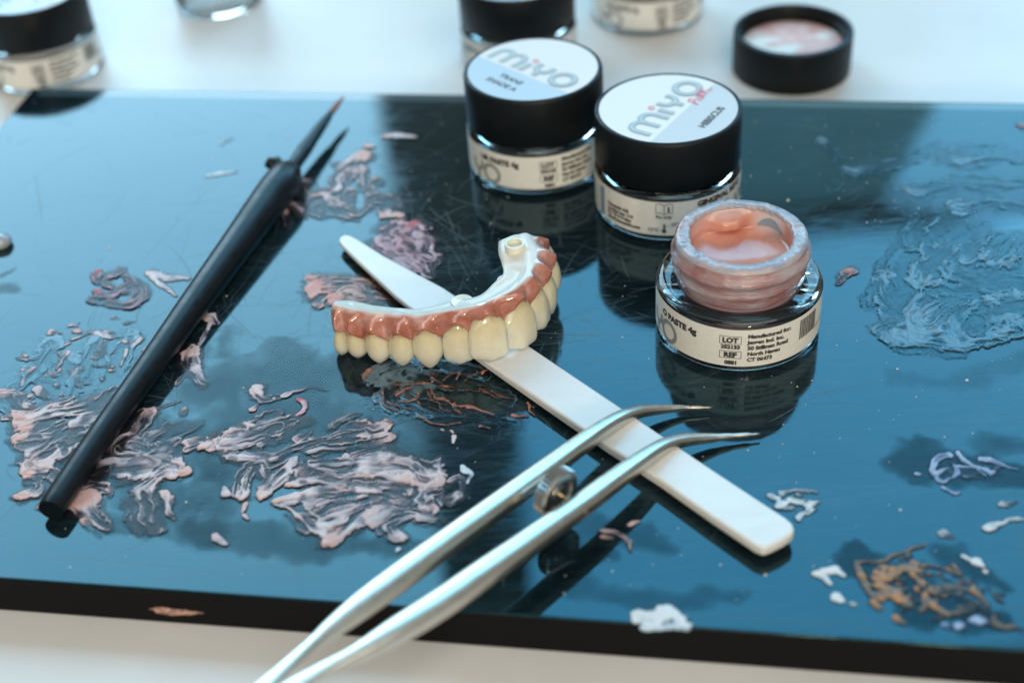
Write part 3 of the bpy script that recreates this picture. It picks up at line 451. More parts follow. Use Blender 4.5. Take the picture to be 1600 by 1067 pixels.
def place(vf, sx, u, v, z=0):
    V, Fc = vf; V = np.array(V, float); V[:, 0] = V[:, 0] * sx + u; V[:, 1] = V[:, 1] * sx + v; V[:, 2] += z; return V, Fc
def wrap(vf, th0, z0, R, rise=0.0):   # u (cm) -> angle on the jar wall, v -> height; th measured from the side facing the camera
    V, Fc = vf; a = math.radians(th0) + V[:, 0] / R; R = R + V[:, 2]; return np.stack([R * np.sin(a), -R * np.cos(a), z0 + V[:, 1]], 1), Fc
def box(u0, u1, v0, v1, w=.012): 
    P = np.concatenate([line((u0, v0), (u1, v0), 8), line((u1, v0), (u1, v1), 5), line((u1, v1), (u0, v1), 8), line((u0, v1), (u0, v0), 5)]); 
    segs = [ribbon(line(a, b, 8), w) for a, b in (((u0, v0), (u1, v0)), ((u1, v0), (u1, v1)), ((u1, v1), (u0, v1)), ((u0, v1), (u0, v0)))]; return joinz(*segs)
def shift(vf, du, dv): V, Fc = vf; V = np.array(V); V[:, 0] += du; V[:, 1] += dv; return V, Fc
def centred(s, size, bold=.0): V, Fc = text_mesh(s, size, bold); V[:, 0] -= (V[:, 0].max() + V[:, 0].min()) / 2; return V, Fc
RL = 1.722
def print_common(word, th, obj):   # angles as on the open jar, turned by th
    R = RL + .004
    dark = [wrap(centred('LOT', .165, .011), -15.3 + th, .80, R), wrap(box(-.215, .215, .765, .955), -15.3 + th, 0, R), wrap(centred('252133', .128, .009), -15.2 + th, .645, R), wrap(centred('REF', .165, .011), -15 + th, .43, R), wrap(box(-.215, .215, .40, .58), -15 + th, 0, R), wrap(centred('0881', .13, .009), -14.8 + th, .245, R)]
    for i, s in enumerate(['Manufactured for:', 'Jensen Ind. Inc.', '50 Stillman Road', 'North Haven', 'CT 06473']): dark.append(wrap(text_mesh(s, .128, .008), -3.8 + th, .915 - .148 * i, R))
    t = text_mesh(word, .20, .014); t = shift(t, -t[0][:, 0].max(), 0); dark.append(wrap(t, -39.0 + th, .80, R))
    x = 0
    for i in range(22):
        w = [.008, .016, .012, .024][(i * 7) % 4]; dark.append(wrap(shift(ribbon(line((0, .53), (0, 1.02), 4), w), x, 0), 35.5 + th, 0, R)); x += w + [.010, .014, .008][i % 3]
    dark.append(wrap(text_mesh('4 250136 708812', .08), 52 + th, .50, R))
    for i_, q_ in enumerate(dark[:11]): mesh('printed_box' if i_ in (1, 4) else 'text_line', q_, M_ink, obj, smooth=False, world=False)
    o_ = mesh('barcode', join(*dark[11:-1]), M_ink, obj, smooth=False, world=False); o_['kind'] = 'stuff'; mesh('barcode_digits', dark[-1], M_ink, obj, smooth=False, world=False)
    g = join(wrap(ribbon(arc(0, 0, .23, 0, 348, 36), .10, closed=True), -65 + th, .47, R), wrap(joinz(ribbon(np.concatenate([line((-.17, .45), (-.17, .36)), arc(0, .36, .17, 180, 360)[1:], line((.17, .36), (.17, .45))[1:]]), .10), ribbon(line((0, .19), (0, -.04)), .10)), -81 + th, .25, R))
    mesh('logo_print', g, M_grey, obj, smooth=False, world=False)
def print_rose(obj):
    R = RL + .004; d = []
    for i, s in enumerate(['Chemichl AG', 'Landstrasse 114', 'FL-9490 Vaduz', 'info@chemichl.com']): d.append(wrap(text_mesh(s, .118, .009), -60.5, .66 - .118 * i, R))
    bk = [((-.19, .0), (-.19, .24)), ((.19, .0), (.19, .24)), ((0, -.03), (0, .21))]; bl = [ribbon(line(*q), .014) for q in bk]
    for s_ in (-1, 1):
        for y in (0, .24): bl.append(ribbon(spline([(s_ * .19, y), (s_ * .10, y + .02), (0, y - .03)], 8), .014))
    bl += [shift(centred('i', .20, .012), .10, .05)]
    d.append(wrap(joinz(*bl), -10.2, .80, R)); d.append(wrap(centred('Rx only', .12, .004), -10.2, .665, R))
    th_ = joinz(ribbon(line((0, .0), (0, .19)), .05), ribbon(arc(0, 0, .03, 0, 330, 10), .05, closed=True), ribbon(line((.02, .12), (.14, .16)), .010), ribbon(line((-.02, .03), (-.12, .03)), .010))
    d.append(wrap(th_, -10.1, .32, R)); t = text_mesh('12°C', .12, .004); d.append(wrap(shift(t, -t[0][:, 0].max(), 0), -14.5, .31, R)); d.append(wrap(text_mesh('25°C', .12, .004), -4.8, .46, R))
    d.append(wrap(text_mesh('GINGIVAL MIYO', .20, .014), 15.5, .90, R))
    for i_, q_ in enumerate(d): mesh({4: 'book_symbol', 6: 'temperature_symbol'}.get(i_, 'text_line'), q_, M_ink, obj, smooth=False, world=False)
    mesh('logo_print', wrap(place(logo(.12), .62, 0, 0), 32, .42, R), M_grey, obj, smooth=False, world=False)
    mesh('label_strip', wrap(ribbon(line((.07, .25), (.07, 1.0), 6), .20), -71, 0, R), mat('blue_strip_print', (.25, .33, .45), .5), obj, smooth=False, world=False)
GP = [(0, .10), (1.45, .10), (1.50, 0), (1.60, 0), (1.69, .05), (1.716, .12), (1.716, 1.12), (1.69, 1.20), (1.60, 1.27), (1.40, 1.29), (1.36, 1.31), (1.36, 2.40), (1.30, 2.44), (1.14, 2.44), (1.12, 2.40), (1.12, .75), (1.00, .45), (.7, .38), (0, .36)]
def cyl_band(R, z0, z1, n=120, a0=0, a1=360):
    V = []; Fc = []
    for i in range(n + 1):
        a = math.radians(a0 + (a1 - a0) * i / n)
        for z in (z0, z1): V.append((R * math.sin(a), -R * math.cos(a), z))
    for i in range(n): Fc.append((2 * i, 2 * i + 2, 2 * i + 3, 2 * i + 1))
    return V, Fc
def cap_profile(): return [(0, 2.30), (1.50, 2.30), (1.56, 2.25), (1.56, 1.34), (1.62, 1.32), (1.68, 1.33), (1.70, 1.36), (1.70, 2.50), (1.685, 2.55), (1.65, 2.575), (1.61, 2.575), (1.60, 2.560), (0, 2.560)]
def seg_poly(R, v0, side, n=64):
    """part of a disc beyond the chord v=v0 (below), in (u,v)"""
    a0 = math.asin(v0 / R); A = np.linspace(math.pi - a0, 2 * math.pi + a0, n); V = [(R * math.cos(a), R * math.sin(a), 0) for a in A]; return np.array(V), [tuple(range(n))]
def rotz(vf, deg, z): V, Fc = vf; a = math.radians(deg); V = np.array(V); x = V[:, 0] * math.cos(a) - V[:, 1] * math.sin(a); y = V[:, 0] * math.sin(a) + V[:, 1] * math.cos(a); return np.stack([x, y, V[:, 2] + z], 1), Fc
def disc(R, n=96): return np.array([(R * math.cos(2 * math.pi * i / n), R * math.sin(2 * math.pi * i / n), 0) for i in range(n)]), [tuple(range(n))]
def strokes(list_, w): return joinz(*[ribbon(np.asarray(spline(p, 14) if len(p) > 2 else line(*p)), w) for p in list_])
def make_jar(loc, label, style, fillcol):
    t = thing('paste_jar', label, 'jar', loc, 'capped paste jars')
    mesh('glass_body', lathe(GP, 128), M_glass, t, sharp=50, world=False)
    m = mat('paste_seen_through_glass', fillcol, .3); mesh('paste_fill', lathe([(0, .40), (.7, .42), (.99, .50), (1.10, .80), (1.10, 1.9), (0, 1.9)], 64), m, t, world=False)
    lb = mesh('label', cyl_band(RL, .20, 1.10), M_label, t, world=False)
    if style == 'pink': print_rose(lb)
    else: print_common('UR PASTE 4g', 21.3, lb)
    cp_ = mesh('cap', lathe(cap_profile(), 128), M_cap, t, sharp=40, world=False)
    z = 2.566; mesh('cap_label', rotz(disc(1.585), 0, z), M_white, cp_, smooth=False, world=False)
    ang = 53.5 if style == 'pink' else -47.8; ch = -.40 if style == 'pink' else -.36
    mesh('colour_field', rotz(seg_poly(1.584, ch, 0), ang, z + .003), M_gseg if style == 'pink' else M_blue, cp_, smooth=False, world=False)
    s_ = 1.10; u0, v0 = (-1.28, -.26)
    mesh('logo_print', rotz(place(logo(.155), s_, u0, v0), ang, z + .006), M_lgrey, cp_, smooth=False, world=False)
    mesh('logo_core', rotz(place(logo(.05), s_, u0, v0), ang, z + .015), M_lgrey2, cp_, smooth=False, world=False)
    mesh('logo_dot', rotz(place(LOGO_DOT, s_, u0, v0), ang, z + .015), M_pinkdot, cp_, smooth=False, world=False)
    if style == 'pink':
        mesh('shade_name', rotz(shift(centred('HIBISCUS', .25, .008), .06, -1.17), ang, z + .008), M_ink, cp_, smooth=False, world=False)
        K = [[(0, 0), (.05, .16), (.09, .34)], [(.07, .34), (.20, .33), (.18, .19), (.05, .16)], [(.26, .02), (.30, .24)], [(.38, .0), (.44, .28)], [(.44, .28), (.50, .04)], [(.50, .04), (.58, .32)], [(.64, .02), (.72, .36)], [(.86, .36), (.70, .18)], [(.70, .18), (.84, .06), (1.0, .04)]]
        mesh('handwritten_word', rotz(place(strokes(K, .035), .85, .38, -.58), ang + 3, z + .017), M_red, cp_, smooth=False, world=False)
    else:
        mesh('shade_name', rotz(join(shift(centred('TRANS', .24, .006), -.02, -.80), shift(centred('SHADE A', .24, .006), -.02, -1.12)), ang, z + .008), M_ink, cp_, smooth=False, world=False)
    return t
def copy_tree(o, parent=None):
    c = o.copy(); S.collection.objects.link(c); c.parent = parent
    for ch in [x for x in bpy.data.objects if x.parent == o]: copy_tree(ch, c)
    return c
J1 = (1.0151, 30.635, .002); J2 = (3.9829, 28.2121, .002); J3 = (4.8126, 23.3525, .002)
jar1 = make_jar(J1, 'capped jar with pale blue TRANS SHADE A cap, left of the HIBISCUS jar', 'clear', (.22, .17, .11))
jar2 = make_jar(J2, 'capped paste jar marked HIBISCUS with red handwritten word on its white cap', 'pink', (.36, .22, .22))
def solve(conds, z0):   # find x,y so that circle extents match
    th = np.linspace(0, 2 * np.pi, 120)
    def pr(P):
        d = P - np.array([0, 0, CH]); zc = d[:, 1] * cp - d[:, 2] * sp; yc = d[:, 1] * sp + d[:, 2] * cp; u = F * d[:, 0] / zc; v = -F * yc / zc
        return 800 + u * cr - v * sr, 533.5 + u * sr + v * cr
    x = np.array([conds[0][4], conds[0][5]], float)
    def rs(x):
        o = []
        for k, val, r, z, *_ in conds:
            X, Y = pr(np.stack([x[0] + r * np.cos(th), x[1] + r * np.sin(th), z0 + z + 0 * th], 1)); o.append({'l': X.min(), 'r': X.max(), 't': Y.min(), 'b': Y.max()}[k] - val)
        return np.array(o)
    for _ in range(12):
        r = rs(x); Jm = np.stack([(rs(x + e) - r) / .01 for e in (np.array([.01, 0]), np.array([0, .01]))], 1); x = x - np.linalg.lstsq(Jm, r, rcond=None)[0]
    return x
for cond, lab, rz in [
    ([('r', 157, 1.716, .5, -11, 37), ('b', 147, 1.62, 0)], 'blurred capped paste jar cut off by the top left corner, on the table', 3),
    ([('r', 898, 1.70, 1.9, 1, 38), ('b', 67, 1.68, 1.33)], 'capped paste jar half hidden behind the TRANS SHADE A jar', -25),
    ([('l', 925, 1.716, .6, 5, 40), ('b', 56, 1.62, 0)], 'paste jar at the top edge with only its labelled glass base in frame', 2)]:
    xy = solve(cond, TZ + .004); c = copy_tree(jar1); c.location = (xy[0], xy[1], TZ + .004); c.rotation_euler = (0, 0, math.radians(rz)); c['label'] = lab
# upturned cap
lid = thing('jar_lid', 'black screw lid lying upside down with a pink smeared white liner', 'lid', (8.6627, 36.1614, TZ + .003))
mesh('lid_shell', lathe([(0, .02), (1.62, .02), (1.67, 0), (1.685, .04), (1.685, 1.16), (1.67, 1.20), (1.62, 1.215), (1.53, 1.215), (1.50, 1.18), (1.50, 1.0), (1.46, .97), (1.50, .94), (1.50, .80), (1.46, .77), (1.50, .74), (1.50, .60), (0, .60)], 128), M_cap, lid, sharp=45, world=False)
M_liner = mat('smeared_liner', (.8, .76, .74), .25, coat=.4); n = noise(M_liner, .75, 4, (1, 1.6, 1)); lk(M_liner, ramp(M_liner, n.outputs[0], [(.42, (.82, .80, .78)), (.5, (.76, .48, .45)), (.60, (.72, .40, .38)), (.68, (.82, .66, .66))]).outputs[0], B(M_liner).inputs['Base Color'])
V, Fc = lathe([(0, .78), (.5, .80), (1.0, .79), (1.38, .80), (1.43, .78), (1.43, .62)], 72); V = np.array(V); rr = np.hypot(V[:, 0], V[:, 1]); V[:, 2] += .03 * vnoise(V[:, 0] * 2 + 20, V[:, 1] * 2 + 20, 5) * (rr < 1.3)
mesh('liner', (V, Fc), M_liner, lid, world=False)
# open jar in front
oj = thing('paste_jar', 'open glass jar of pink paste with smeared threaded neck and a white label', 'jar', J3)
mesh('glass_body', lathe([(0, .10), (1.45, .10), (1.50, 0), (1.60, 0), (1.69, .05), (1.716, .12), (1.716, 1.10), (1.70, 1.18), (1.66, 1.23), (1.60, 1.26), (1.42, 1.27), (1.31, 1.24), (1.27, 1.10), (1.26, .50), (1.0, .30), (0, .28)], 144), M_glass, oj, sharp=50, world=False)
M_cup = mat('mauve_cup_wall', (.42, .26, .30), .25, coat=.5)
mesh('inner_cup', lathe([(0, .36), (.95, .38), (1.18, .52), (1.24, .75), (1.245, 1.26)], 96), M_cup, oj, world=False)
# neck with two thread ridges, slightly irregular with caked paste
V = []; Fc = []; n = 160; prof = [(1.04, 2.20), (1.08, 2.245), (1.16, 2.262), (1.26, 2.255), (1.325, 2.22), (1.345, 2.15), (1.345, 2.06), (1.36, 2.0), (1.42, 1.93), (1.435, 1.88), (1.41, 1.83), (1.355, 1.79), (1.345, 1.72), (1.35, 1.66), (1.375, 1.60), (1.375, 1.56), (1.345, 1.50), (1.325, 1.44), (1.32, 1.34), (1.27, 1.285), (1.20, 1.24), (1.08, 1.20)]
TH = np.linspace(0, 2 * np.pi, n, endpoint=False)
for i, th in enumerate(TH):
    for j, (r, z) in enumerate(prof):
        tw = .10 * math.sin(th + 2.6) if 6 < j < 17 else 0
        lump = (vnoise(np.array([i * .32]), np.array([j * .9]), 31)[0] - .5) * .035 * (1 if j < 6 or j > 10 else .5)
        V.append(((r + lump) * math.cos(th), (r + lump) * math.sin(th), z + tw * .6 + lump * .5 * (j < 5)))
k = len(prof)
for i in range(n):
    for j in range(k - 1): a = (i + 1) % n; Fc.append((i * k + j, i * k + j + 1, a * k + j + 1, a * k + j))
V = np.array(V)
mesh('threaded_neck', (V, Fc), M_neck, oj, world=False)
# caked ring on the rim
V = []; Fc = []; n = 220
for i in range(n):
    th = 2 * math.pi * i / n; a1 = vnoise(np.array([i * .45]), np.array([0.]), 41)[0]; a2 = vnoise(np.array([i * .2]), np.array([3.]), 42)[0]
    rin = 1.02 + .05 * a1; rout = 1.31 + .03 * a2; zt = 2.262 + .055 * a1 * a2
    for j, (r, z) in enumerate([(rin + .01, 2.17), (rin, 2.235), (rin + .05, zt + .01), ((rin + rout) / 2, zt - .012 * a1), (rout - .05, zt - .006), (rout, 2.235), (rout + .02, 2.19)]): V.append((r * math.cos(th), r * math.sin(th), z))
for i in range(n):
    for j in range(6): a = (i + 1) % n; Fc.append((i * 7 + j, i * 7 + j + 1, a * 7 + j + 1, a * 7 + j))
mesh('paste_crust', (V, Fc), M_crust, oj, world=False)
# paste inside: cup with a dip and a mound on the far wall, worn clear patch on the right
V = []; Fc = []; n = 120; m_ = 26
for i in range(n):
    th = 2 * math.pi * i / n; vx, vy = math.cos(th), math.sin(th)
    for j in range(m_ + 1):
        s = j / m_
        if s < .45: r = 1.045 - .02 * s; z = 2.20 - (s / .45) * .42
        else: q = (s - .45) / .55; r = 1.036 * (1 - q); z = 1.78 - .14 * math.sin(q * math.pi / 2)
        x, y = r * vx, r * vy
        da = (th - math.radians(96) + math.pi) % (2 * math.pi) - math.pi; g = math.exp(-(da / .40) ** 4) * (math.exp(-((z - 1.96) / .17) ** 4)); sh = 1 - .34 * g * max(0, 1 - abs(r / 1.04 - 1) * 1.0); x *= sh; y *= sh
        z += .05 * math.exp(-((y + .35) / .16) ** 2 - ((x - .25) / .7) ** 2) * (s > .45)
        V.append((x, y, z))
for i in range(n):
    for j in range(m_): a = (i + 1) % n; Fc.append((i * (m_ + 1) + j, a * (m_ + 1) + j, a * (m_ + 1) + j + 1, i * (m_ + 1) + j + 1))
V = np.array(V)
o = mesh('paste', (V, Fc), M_fill, oj, world=False)
at = o.data.attributes.new('clear', 'FLOAT', 'POINT'); an = np.degrees(np.arctan2(V[:, 1], V[:, 0]))
pa = np.exp(-((an - 42) / 22) ** 4 - ((V[:, 2] - 1.98) / .20) ** 4) * (np.hypot(V[:, 0], V[:, 1]) > .8); pb = .45 * np.exp(-((an - 140) / 16) ** 2 - ((V[:, 2] - 2.0) / .16) ** 2) * (np.hypot(V[:, 0], V[:, 1]) > .8)
at.data.foreach_set('value', np.clip(pa + pb + .25 * (V[:, 2] > 2.12), 0, 1).astype('f'))
a = attr(M_fill, 'clear'); mm = nd(M_fill, 'ShaderNodeMix', data_type='RGBA'); lk(M_fill, a.outputs['Fac'], mm.inputs[0]); src = B(M_fill).inputs['Base Color'].links[0].from_socket
lk(M_fill, src, mm.inputs[6]); mm.inputs[7].default_value = (.72, .70, .74, 1); lk(M_fill, mm.outputs[2], B(M_fill).inputs['Base Color'])
# smooth wiped patch on the inner wall where bare glass shows
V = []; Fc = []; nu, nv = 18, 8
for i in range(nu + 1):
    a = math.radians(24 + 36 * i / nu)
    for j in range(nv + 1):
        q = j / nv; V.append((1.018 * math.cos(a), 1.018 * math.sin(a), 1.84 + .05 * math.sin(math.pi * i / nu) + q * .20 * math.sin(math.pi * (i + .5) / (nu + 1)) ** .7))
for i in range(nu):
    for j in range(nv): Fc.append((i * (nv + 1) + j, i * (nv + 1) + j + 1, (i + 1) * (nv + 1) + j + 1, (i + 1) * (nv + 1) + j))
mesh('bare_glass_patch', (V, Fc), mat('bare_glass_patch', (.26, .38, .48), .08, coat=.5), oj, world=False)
lb = mesh('label', cyl_band(RL, .19, 1.12), M_label, oj, world=False); print_common('O PASTE 4g', 0, lb)
# clear plastic cup at the top edge
p = P3(345, 6, TZ); cup = thing('clear_cup', 'clear plastic cup on the table at the top edge, only its bottom in frame', 'cup', tuple(p))
mesh('cup_wall', lathe([(0, .02), (1.30, .02), (1.38, .08), (1.44, .3), (1.56, 3.2), (1.50, 3.2), (1.38, .34), (1.30, .22), (0, .2)], 96), M_glass, cup, sharp=60, world=False)
# droplet at the left edge
p = P3(2, 383, 0); V, Fc = lathe([(0, .30), (.12, .28), (.22, .22), (.28, .12), (.27, .04), (.22, .0)], 40); o = mesh('gel_drop', (V, Fc), M_drop); o.location = tuple(p + [0, 0, .001]); tag(o, 'grey shiny gel drop cut off by the left edge of the photo', 'gel drop')
def pxcm(p): return F / ((p[1]) * cp - (p[2] - CH) * sp)      # px per cm at a point
# ---------------------------------------------------------------- spatula
up_e = [(529, 376), (531, 370), (538, 366), (547, 367), (560, 374), (600, 399), (650, 426), (693, 449), (760, 494), (830, 542), (960, 629), (1100, 724), (1200, 790), (1228, 808), (1238, 817), (1241, 826)]
lo_e = [(1238, 833), (1225, 842), (1205, 852), (1193, 856), (1180, 851), (1110, 804), (1030, 748), (949, 696), (850, 628), (755, 563), (690, 515), (640, 480), (616, 461), (582, 429), (553, 402), (534, 383)]
ol = [P3(x, y, .27 + .10 * (x - 530) / 700) for x, y in up_e + lo_e]; nO = len(ol)
th_ = [.13 + .09 * min(1, max(0, (x - 560) / 300)) for x, y in up_e + lo_e]
V = [p for p in ol] + [p - np.array([0, 0, t]) for p, t in zip(ol, th_)]
spo = P3(900, 640, 0)
sp_ = mesh('spatula', (np.array(V) - spo, [tuple(range(nO))[::-1], tuple(range(nO, 2 * nO))] + [(i, (i + 1) % nO, nO + (i + 1) % nO, nO + i) for i in range(nO)]), M_spat, None, smooth=True, sharp=50, bevel=.05)
sp_.location = spo; tag(sp_, 'long white plastic mixing spatula lying diagonally under the bridge and the tweezers', 'spatula')
sp_.modifiers['bevel'].segments = 5; sp_.modifiers['bevel'].angle_limit = math.radians(50)
# ---------------------------------------------------------------- dental bridge
T = [((529,513),(531,556),0,.72,.40,.70), ((549,518),(557,561),.02,.72,.50,.78), ((581,517),(591,569),.04,.82,.60,.75), ((622,518),(627,573),.08,.88,.60,.66), ((662,512),(672,576),.10,.98,.69,.60),
     ((712,505),(719,570),.22,.92,.70,.48), ((762,490),(768,565),.36,1.0,.88,.46), ((812,468),(821,545),.38,1.0,.88,.46), ((840,449),(853,513),.40,.90,.74,.46), ((856,428),(868,488),.42,.86,.76,.56), ((864,402),(874,450),.44,.85,.70,.66), ((852,380),(868,418),.46,.75,.78,.78)]
RO = [(528,477,1.2),(550,482,1.2),(583,487,1.21),(620,490,1.23),(657,491,1.28),(705,484,1.40),(752,474,1.52),(800,453,1.62),(824,432,1.66),(836,408,1.66),(839,388,1.65),(832,371,1.62)]
RI = [(530,470,1.0),(550,470,.95),(583,477,.92),(620,481,.93),(657,482,1.0),(706,470,1.15),(748,462,1.3),(772,442,1.45),(786,428,1.5),(784,412,1.5),(779,396,1.53),(779,381,1.56)]
Nk = np.array([P3(*t[0], t[2] + t[3]) for t in T]); Ik = np.array([P3(*t[1], t[2]) for t in T])
Ro = np.array([P3(x, y, z) for x, y, z in RO]); Ri = np.array([P3(x, y, z) for x, y, z in RI])
cen = np.array([-1.0, 25.0, .8])
br = thing('dental_bridge', 'full arch dental bridge with pink gum and twelve ivory teeth resting on the white spatula', 'dental bridge', tuple(np.array([-1.0, 23.2, 0])))
def tang(k): 
    a, b = max(0, k - 1), min(len(T) - 1, k + 1); t = Nk[b] - Nk[a]; t[2] *= .3; return t / np.linalg.norm(t)
def tooth(k):
    _, _, z, h, w, d = T[k]; A = Ik[k] - Nk[k]; L = np.linalg.norm(A); A = A / L; L *= 1.03; t = tang(k); t = t - A * (t @ A); t /= np.linalg.norm(t)
    n = np.cross(A, t); n /= np.linalg.norm(n)
    if n @ (Nk[k] - cen) < 0: n = -n
    root = .06; top = Nk[k] - A * root; inn = min(1.1, max(.35, ((Ro[k] - Nk[k]) @ -n) / max(.2, abs((Ro[k] - Nk[k]) @ A)))); LL = L + root; V = []; AL = []; nv, nu = 26, 28; front = k in (5, 6, 7, 8)
    for j in range(nv + 1):
        v = j / nv; s = v * LL; q = (s - root) / L                      # q: 0 neck, 1 edge
        fw = .34 + .64 * math.sin(max(0, min(1, (q + .10) / .62)) * math.pi / 2) ** .9
        end = max(0.0, 1 - v ** (16 if front else 7)) ** (.5 if front else .55)
        if front: fd = .96 - .66 * max(0, q) ** 1.3
        elif k in (4, 9): fd = .95 - .50 * max(0, q) ** 1.6
        else: fd = .95 - .40 * max(0, q) ** 2
        edge = 1.0
        if k in (4, 9): fw *= 1 - .28 * max(0, q - .6) / .4
        elif k in (2, 3): fw *= 1 - .16 * max(0, q - .6) / .4
        bow = -.04 * max(0, q) ** 2 + .075 * math.sin(math.pi * max(0, min(1, q)) ** .8)
        c = top + A * s + n * (-d / 2 * .92 * (1 - .5 * max(0, q) ** 2) + bow - max(0, root - s) * inn * 1.1 - (.05 * min(1, (root - s) / .08) if s < root else 0)); fw *= 1 - .5 * max(0, root - s)
        for i in range(nu):
            a = 2 * math.pi * i / nu; ca, sa = math.cos(a), math.sin(a); pw = .86 if front else .95
            x = math.copysign(abs(ca) ** pw, ca) * w / 2 * .97 * fw * edge; y = math.copysign(abs(sa) ** .85, sa) * d / 2
            y = y * (fd if y < 0 else .5 + .5 * fd) if True else y
            lab = .018 * (math.cos(x / w * 4 * math.pi) if front else 0) * (y > 0) * max(0, q)     # faint vertical lobes
            y = y if y > 0 else y * (.10 + .90 * min(1, max(0, (q + .05) / .6))); yy = y * (.25 + .75 * end) + lab; xx = x * (.30 + .70 * end) if v > .8 else x
            cusp = 0
            if v > .95: cusp = (.035 * math.cos(2 * math.pi * x / w) if not front else .010 * math.cos(3 * math.pi * x / w))
            V.append(c + t * xx + n * yy + A * (cusp - (.05 * (abs(x) / (w / 2)) ** 3 * (v > .8) * (v - .8) / .2 * 1.4))); AL.append(max(0, min(1, q)))
    Fc = [(j * nu + i, j * nu + (i + 1) % nu, (j + 1) * nu + (i + 1) % nu, (j + 1) * nu + i) for j in range(nv) for i in range(nu)]
    Fc.append(tuple(range(nv * nu, (nv + 1) * nu)))
    o = mesh('tooth', (np.array(V), Fc), M_tooth, br, subsurf=1); at = o.data.attributes.new('along', 'FLOAT', 'POINT'); at.data.foreach_set('value', np.array(AL, 'f')); return o
for k in range(len(T)): tooth(k)
def ip(Pk, u): 
    return SPL[id(Pk)][min(len(SPL[id(Pk)]) - 1, int(round(u / (len(T) - 1) * 660)))]
SPL = {}
def ksp(Pk):   # spline parametrised by tooth number
    out = []; K = len(Pk)
    for q in np.linspace(0, K - 1, 661):
        i = min(K - 2, int(q)); s = q - i; p0, p1, p2, p3 = Pk[max(0, i - 1)], Pk[i], Pk[i + 1], Pk[min(K - 1, i + 2)]
        out.append(.5 * ((2 * p1) + (-p0 + p2) * s + (2 * p0 - 5 * p1 + 4 * p2 - p3) * s * s + (-p0 + 3 * p1 - 3 * p2 + p3) * s ** 3))
    return np.array(out)
sN, sI, sO, sR = ksp(Nk), ksp(Ik), ksp(Ro), ksp(Ri); NS = 330; U = np.linspace(-.38, len(T) - 1 + .30, NS)
def at_(s, u):
    q = u / (len(T) - 1) * 660
    if q < 0: return s[0] + (s[0] - s[12]) / 12 * (-q)
    if q > 660: return s[660] + (s[660] - s[648]) / 12 * (q - 660)
    i = int(q); f = q - i; return s[i] * (1 - f) + s[min(660, i + 1)] * f
gumS = []; zirS = []
for si, u in enumerate(U):
    N, I, O_, R_ = at_(sN, u), at_(sI, u), at_(sO, u), at_(sR, u); A = (I - N); L = np.linalg.norm(A); A = A / L
    t = at_(sN, u + .25) - at_(sN, u - .25); t[2] *= .3; t -= A * (t @ A); t /= np.linalg.norm(t); n = np.cross(A, t); n /= np.linalg.norm(n)
    if n @ (N - cen) < 0: n = -n
    fr = u - round(u); sc = math.sin(math.pi * abs(fr)); k = int(max(0, min(11, round(u)))); d = T[k][5]
    G = N + A * L * (.01 + .28 * sc ** 2.2) + n * (.095 - .16 * sc ** 2.4)
    wob = vnoise(np.array([u * 1.3]), np.array([4.]), 61)[0] - .5
    Gin = G - n * .22 - A * .02
    low = N + A * L * .12 - n * (d * 1.02 + .10); low2 = N - n * (d * .9)
    rows = []
    for j in range(13):
        v = j / 12; p = O_ * (1 - v) + G * v
        bul = .085 * math.sin(math.pi * v ** .8) * (1 - .35 * sc ** 2) + .03 * math.exp(-((v - .78) / .16) ** 2) * (1 - sc) - .015 * sc * math.exp(-((v - .55) / .2) ** 2)
        rows.append(p + n * (bul + .03 * (vnoise(np.array([u * 2.1]), np.array([v * 3.]), 62)[0] - .5)))
    rows[0] = O_; gumS.append(rows + [G - n * .05 + A * .035, Gin])
    top = []
    for j in range(9):
        v = j / 8; p = O_ * (1 - v) + R_ * v; p = p + np.array([0, 0, 1]) * (.05 * math.sin(math.pi * min(1, v * 3)) * (v < .34) - (.07 - .15 * max(0, min(1, (u - 8.5) / 1.5))) * math.sin(math.pi * v) + .03 * (vnoise(np.array([u * 2.6]), np.array([v * 4.]), 63)[0] - .5) * (0 < v < 1)); top.append(p)
    mid = R_ * .45 + low * .55 - n * .05 ; zirS.append(top + [R_ * .8 + low * .2 - n * .04, mid, low, Gin * .5 + low * .5, Gin])
def loft(Sx, whitef=None, endpush=.16):
    secs = [np.array(s) for s in Sx]; K = len(secs[0]); full = []
    cent0 = np.mean(np.concatenate([np.array(gumS[0]), np.array(zirS[0])]), 0); cent1 = np.mean(np.concatenate([np.array(gumS[-1]), np.array(zirS[-1])]), 0)
    t0 = np.mean(np.array(zirS[0]) - np.array(zirS[3]), 0); t0 /= np.linalg.norm(t0); t1 = np.mean(np.array(zirS[-1]) - np.array(zirS[-4]), 0); t1 /= np.linalg.norm(t1)
    for a in (90, 70, 50, 30, 15): r = math.radians(a); full.append(cent0 + (secs[0] - cent0) * math.cos(r) + t0 * endpush * math.sin(r))
    full += secs
    for a in (15, 30, 50, 70, 90): r = math.radians(a); full.append(cent1 + (secs[-1] - cent1) * math.cos(r) + t1 * endpush * 1.5 * math.sin(r))
    V = np.concatenate(full); Fc = [(i * K + j, i * K + j + 1, (i + 1) * K + j + 1, (i + 1) * K + j) for i in range(len(full) - 1) for j in range(K - 1)]
    return V, Fc, len(full), K
V, Fc, NF, K = loft(gumS); o = mesh('gum', (V, Fc), M_gum, br)
wv = np.zeros((NF, K)); 
for i in range(NF):
    e = .06 + .14 * vnoise(np.array([i * .09]), np.array([2.]), 64)[0]
    for j in range(K): wv[i, j] = max(0, 1 - (j / 12) / e) if j <= 12 else 0
at = o.data.attributes.new('white', 'FLOAT', 'POINT'); at.data.foreach_set('value', wv.astype('f').ravel())
V, Fc, _, _ = loft(zirS); mesh('framework', (V, Fc), M_zir, br)
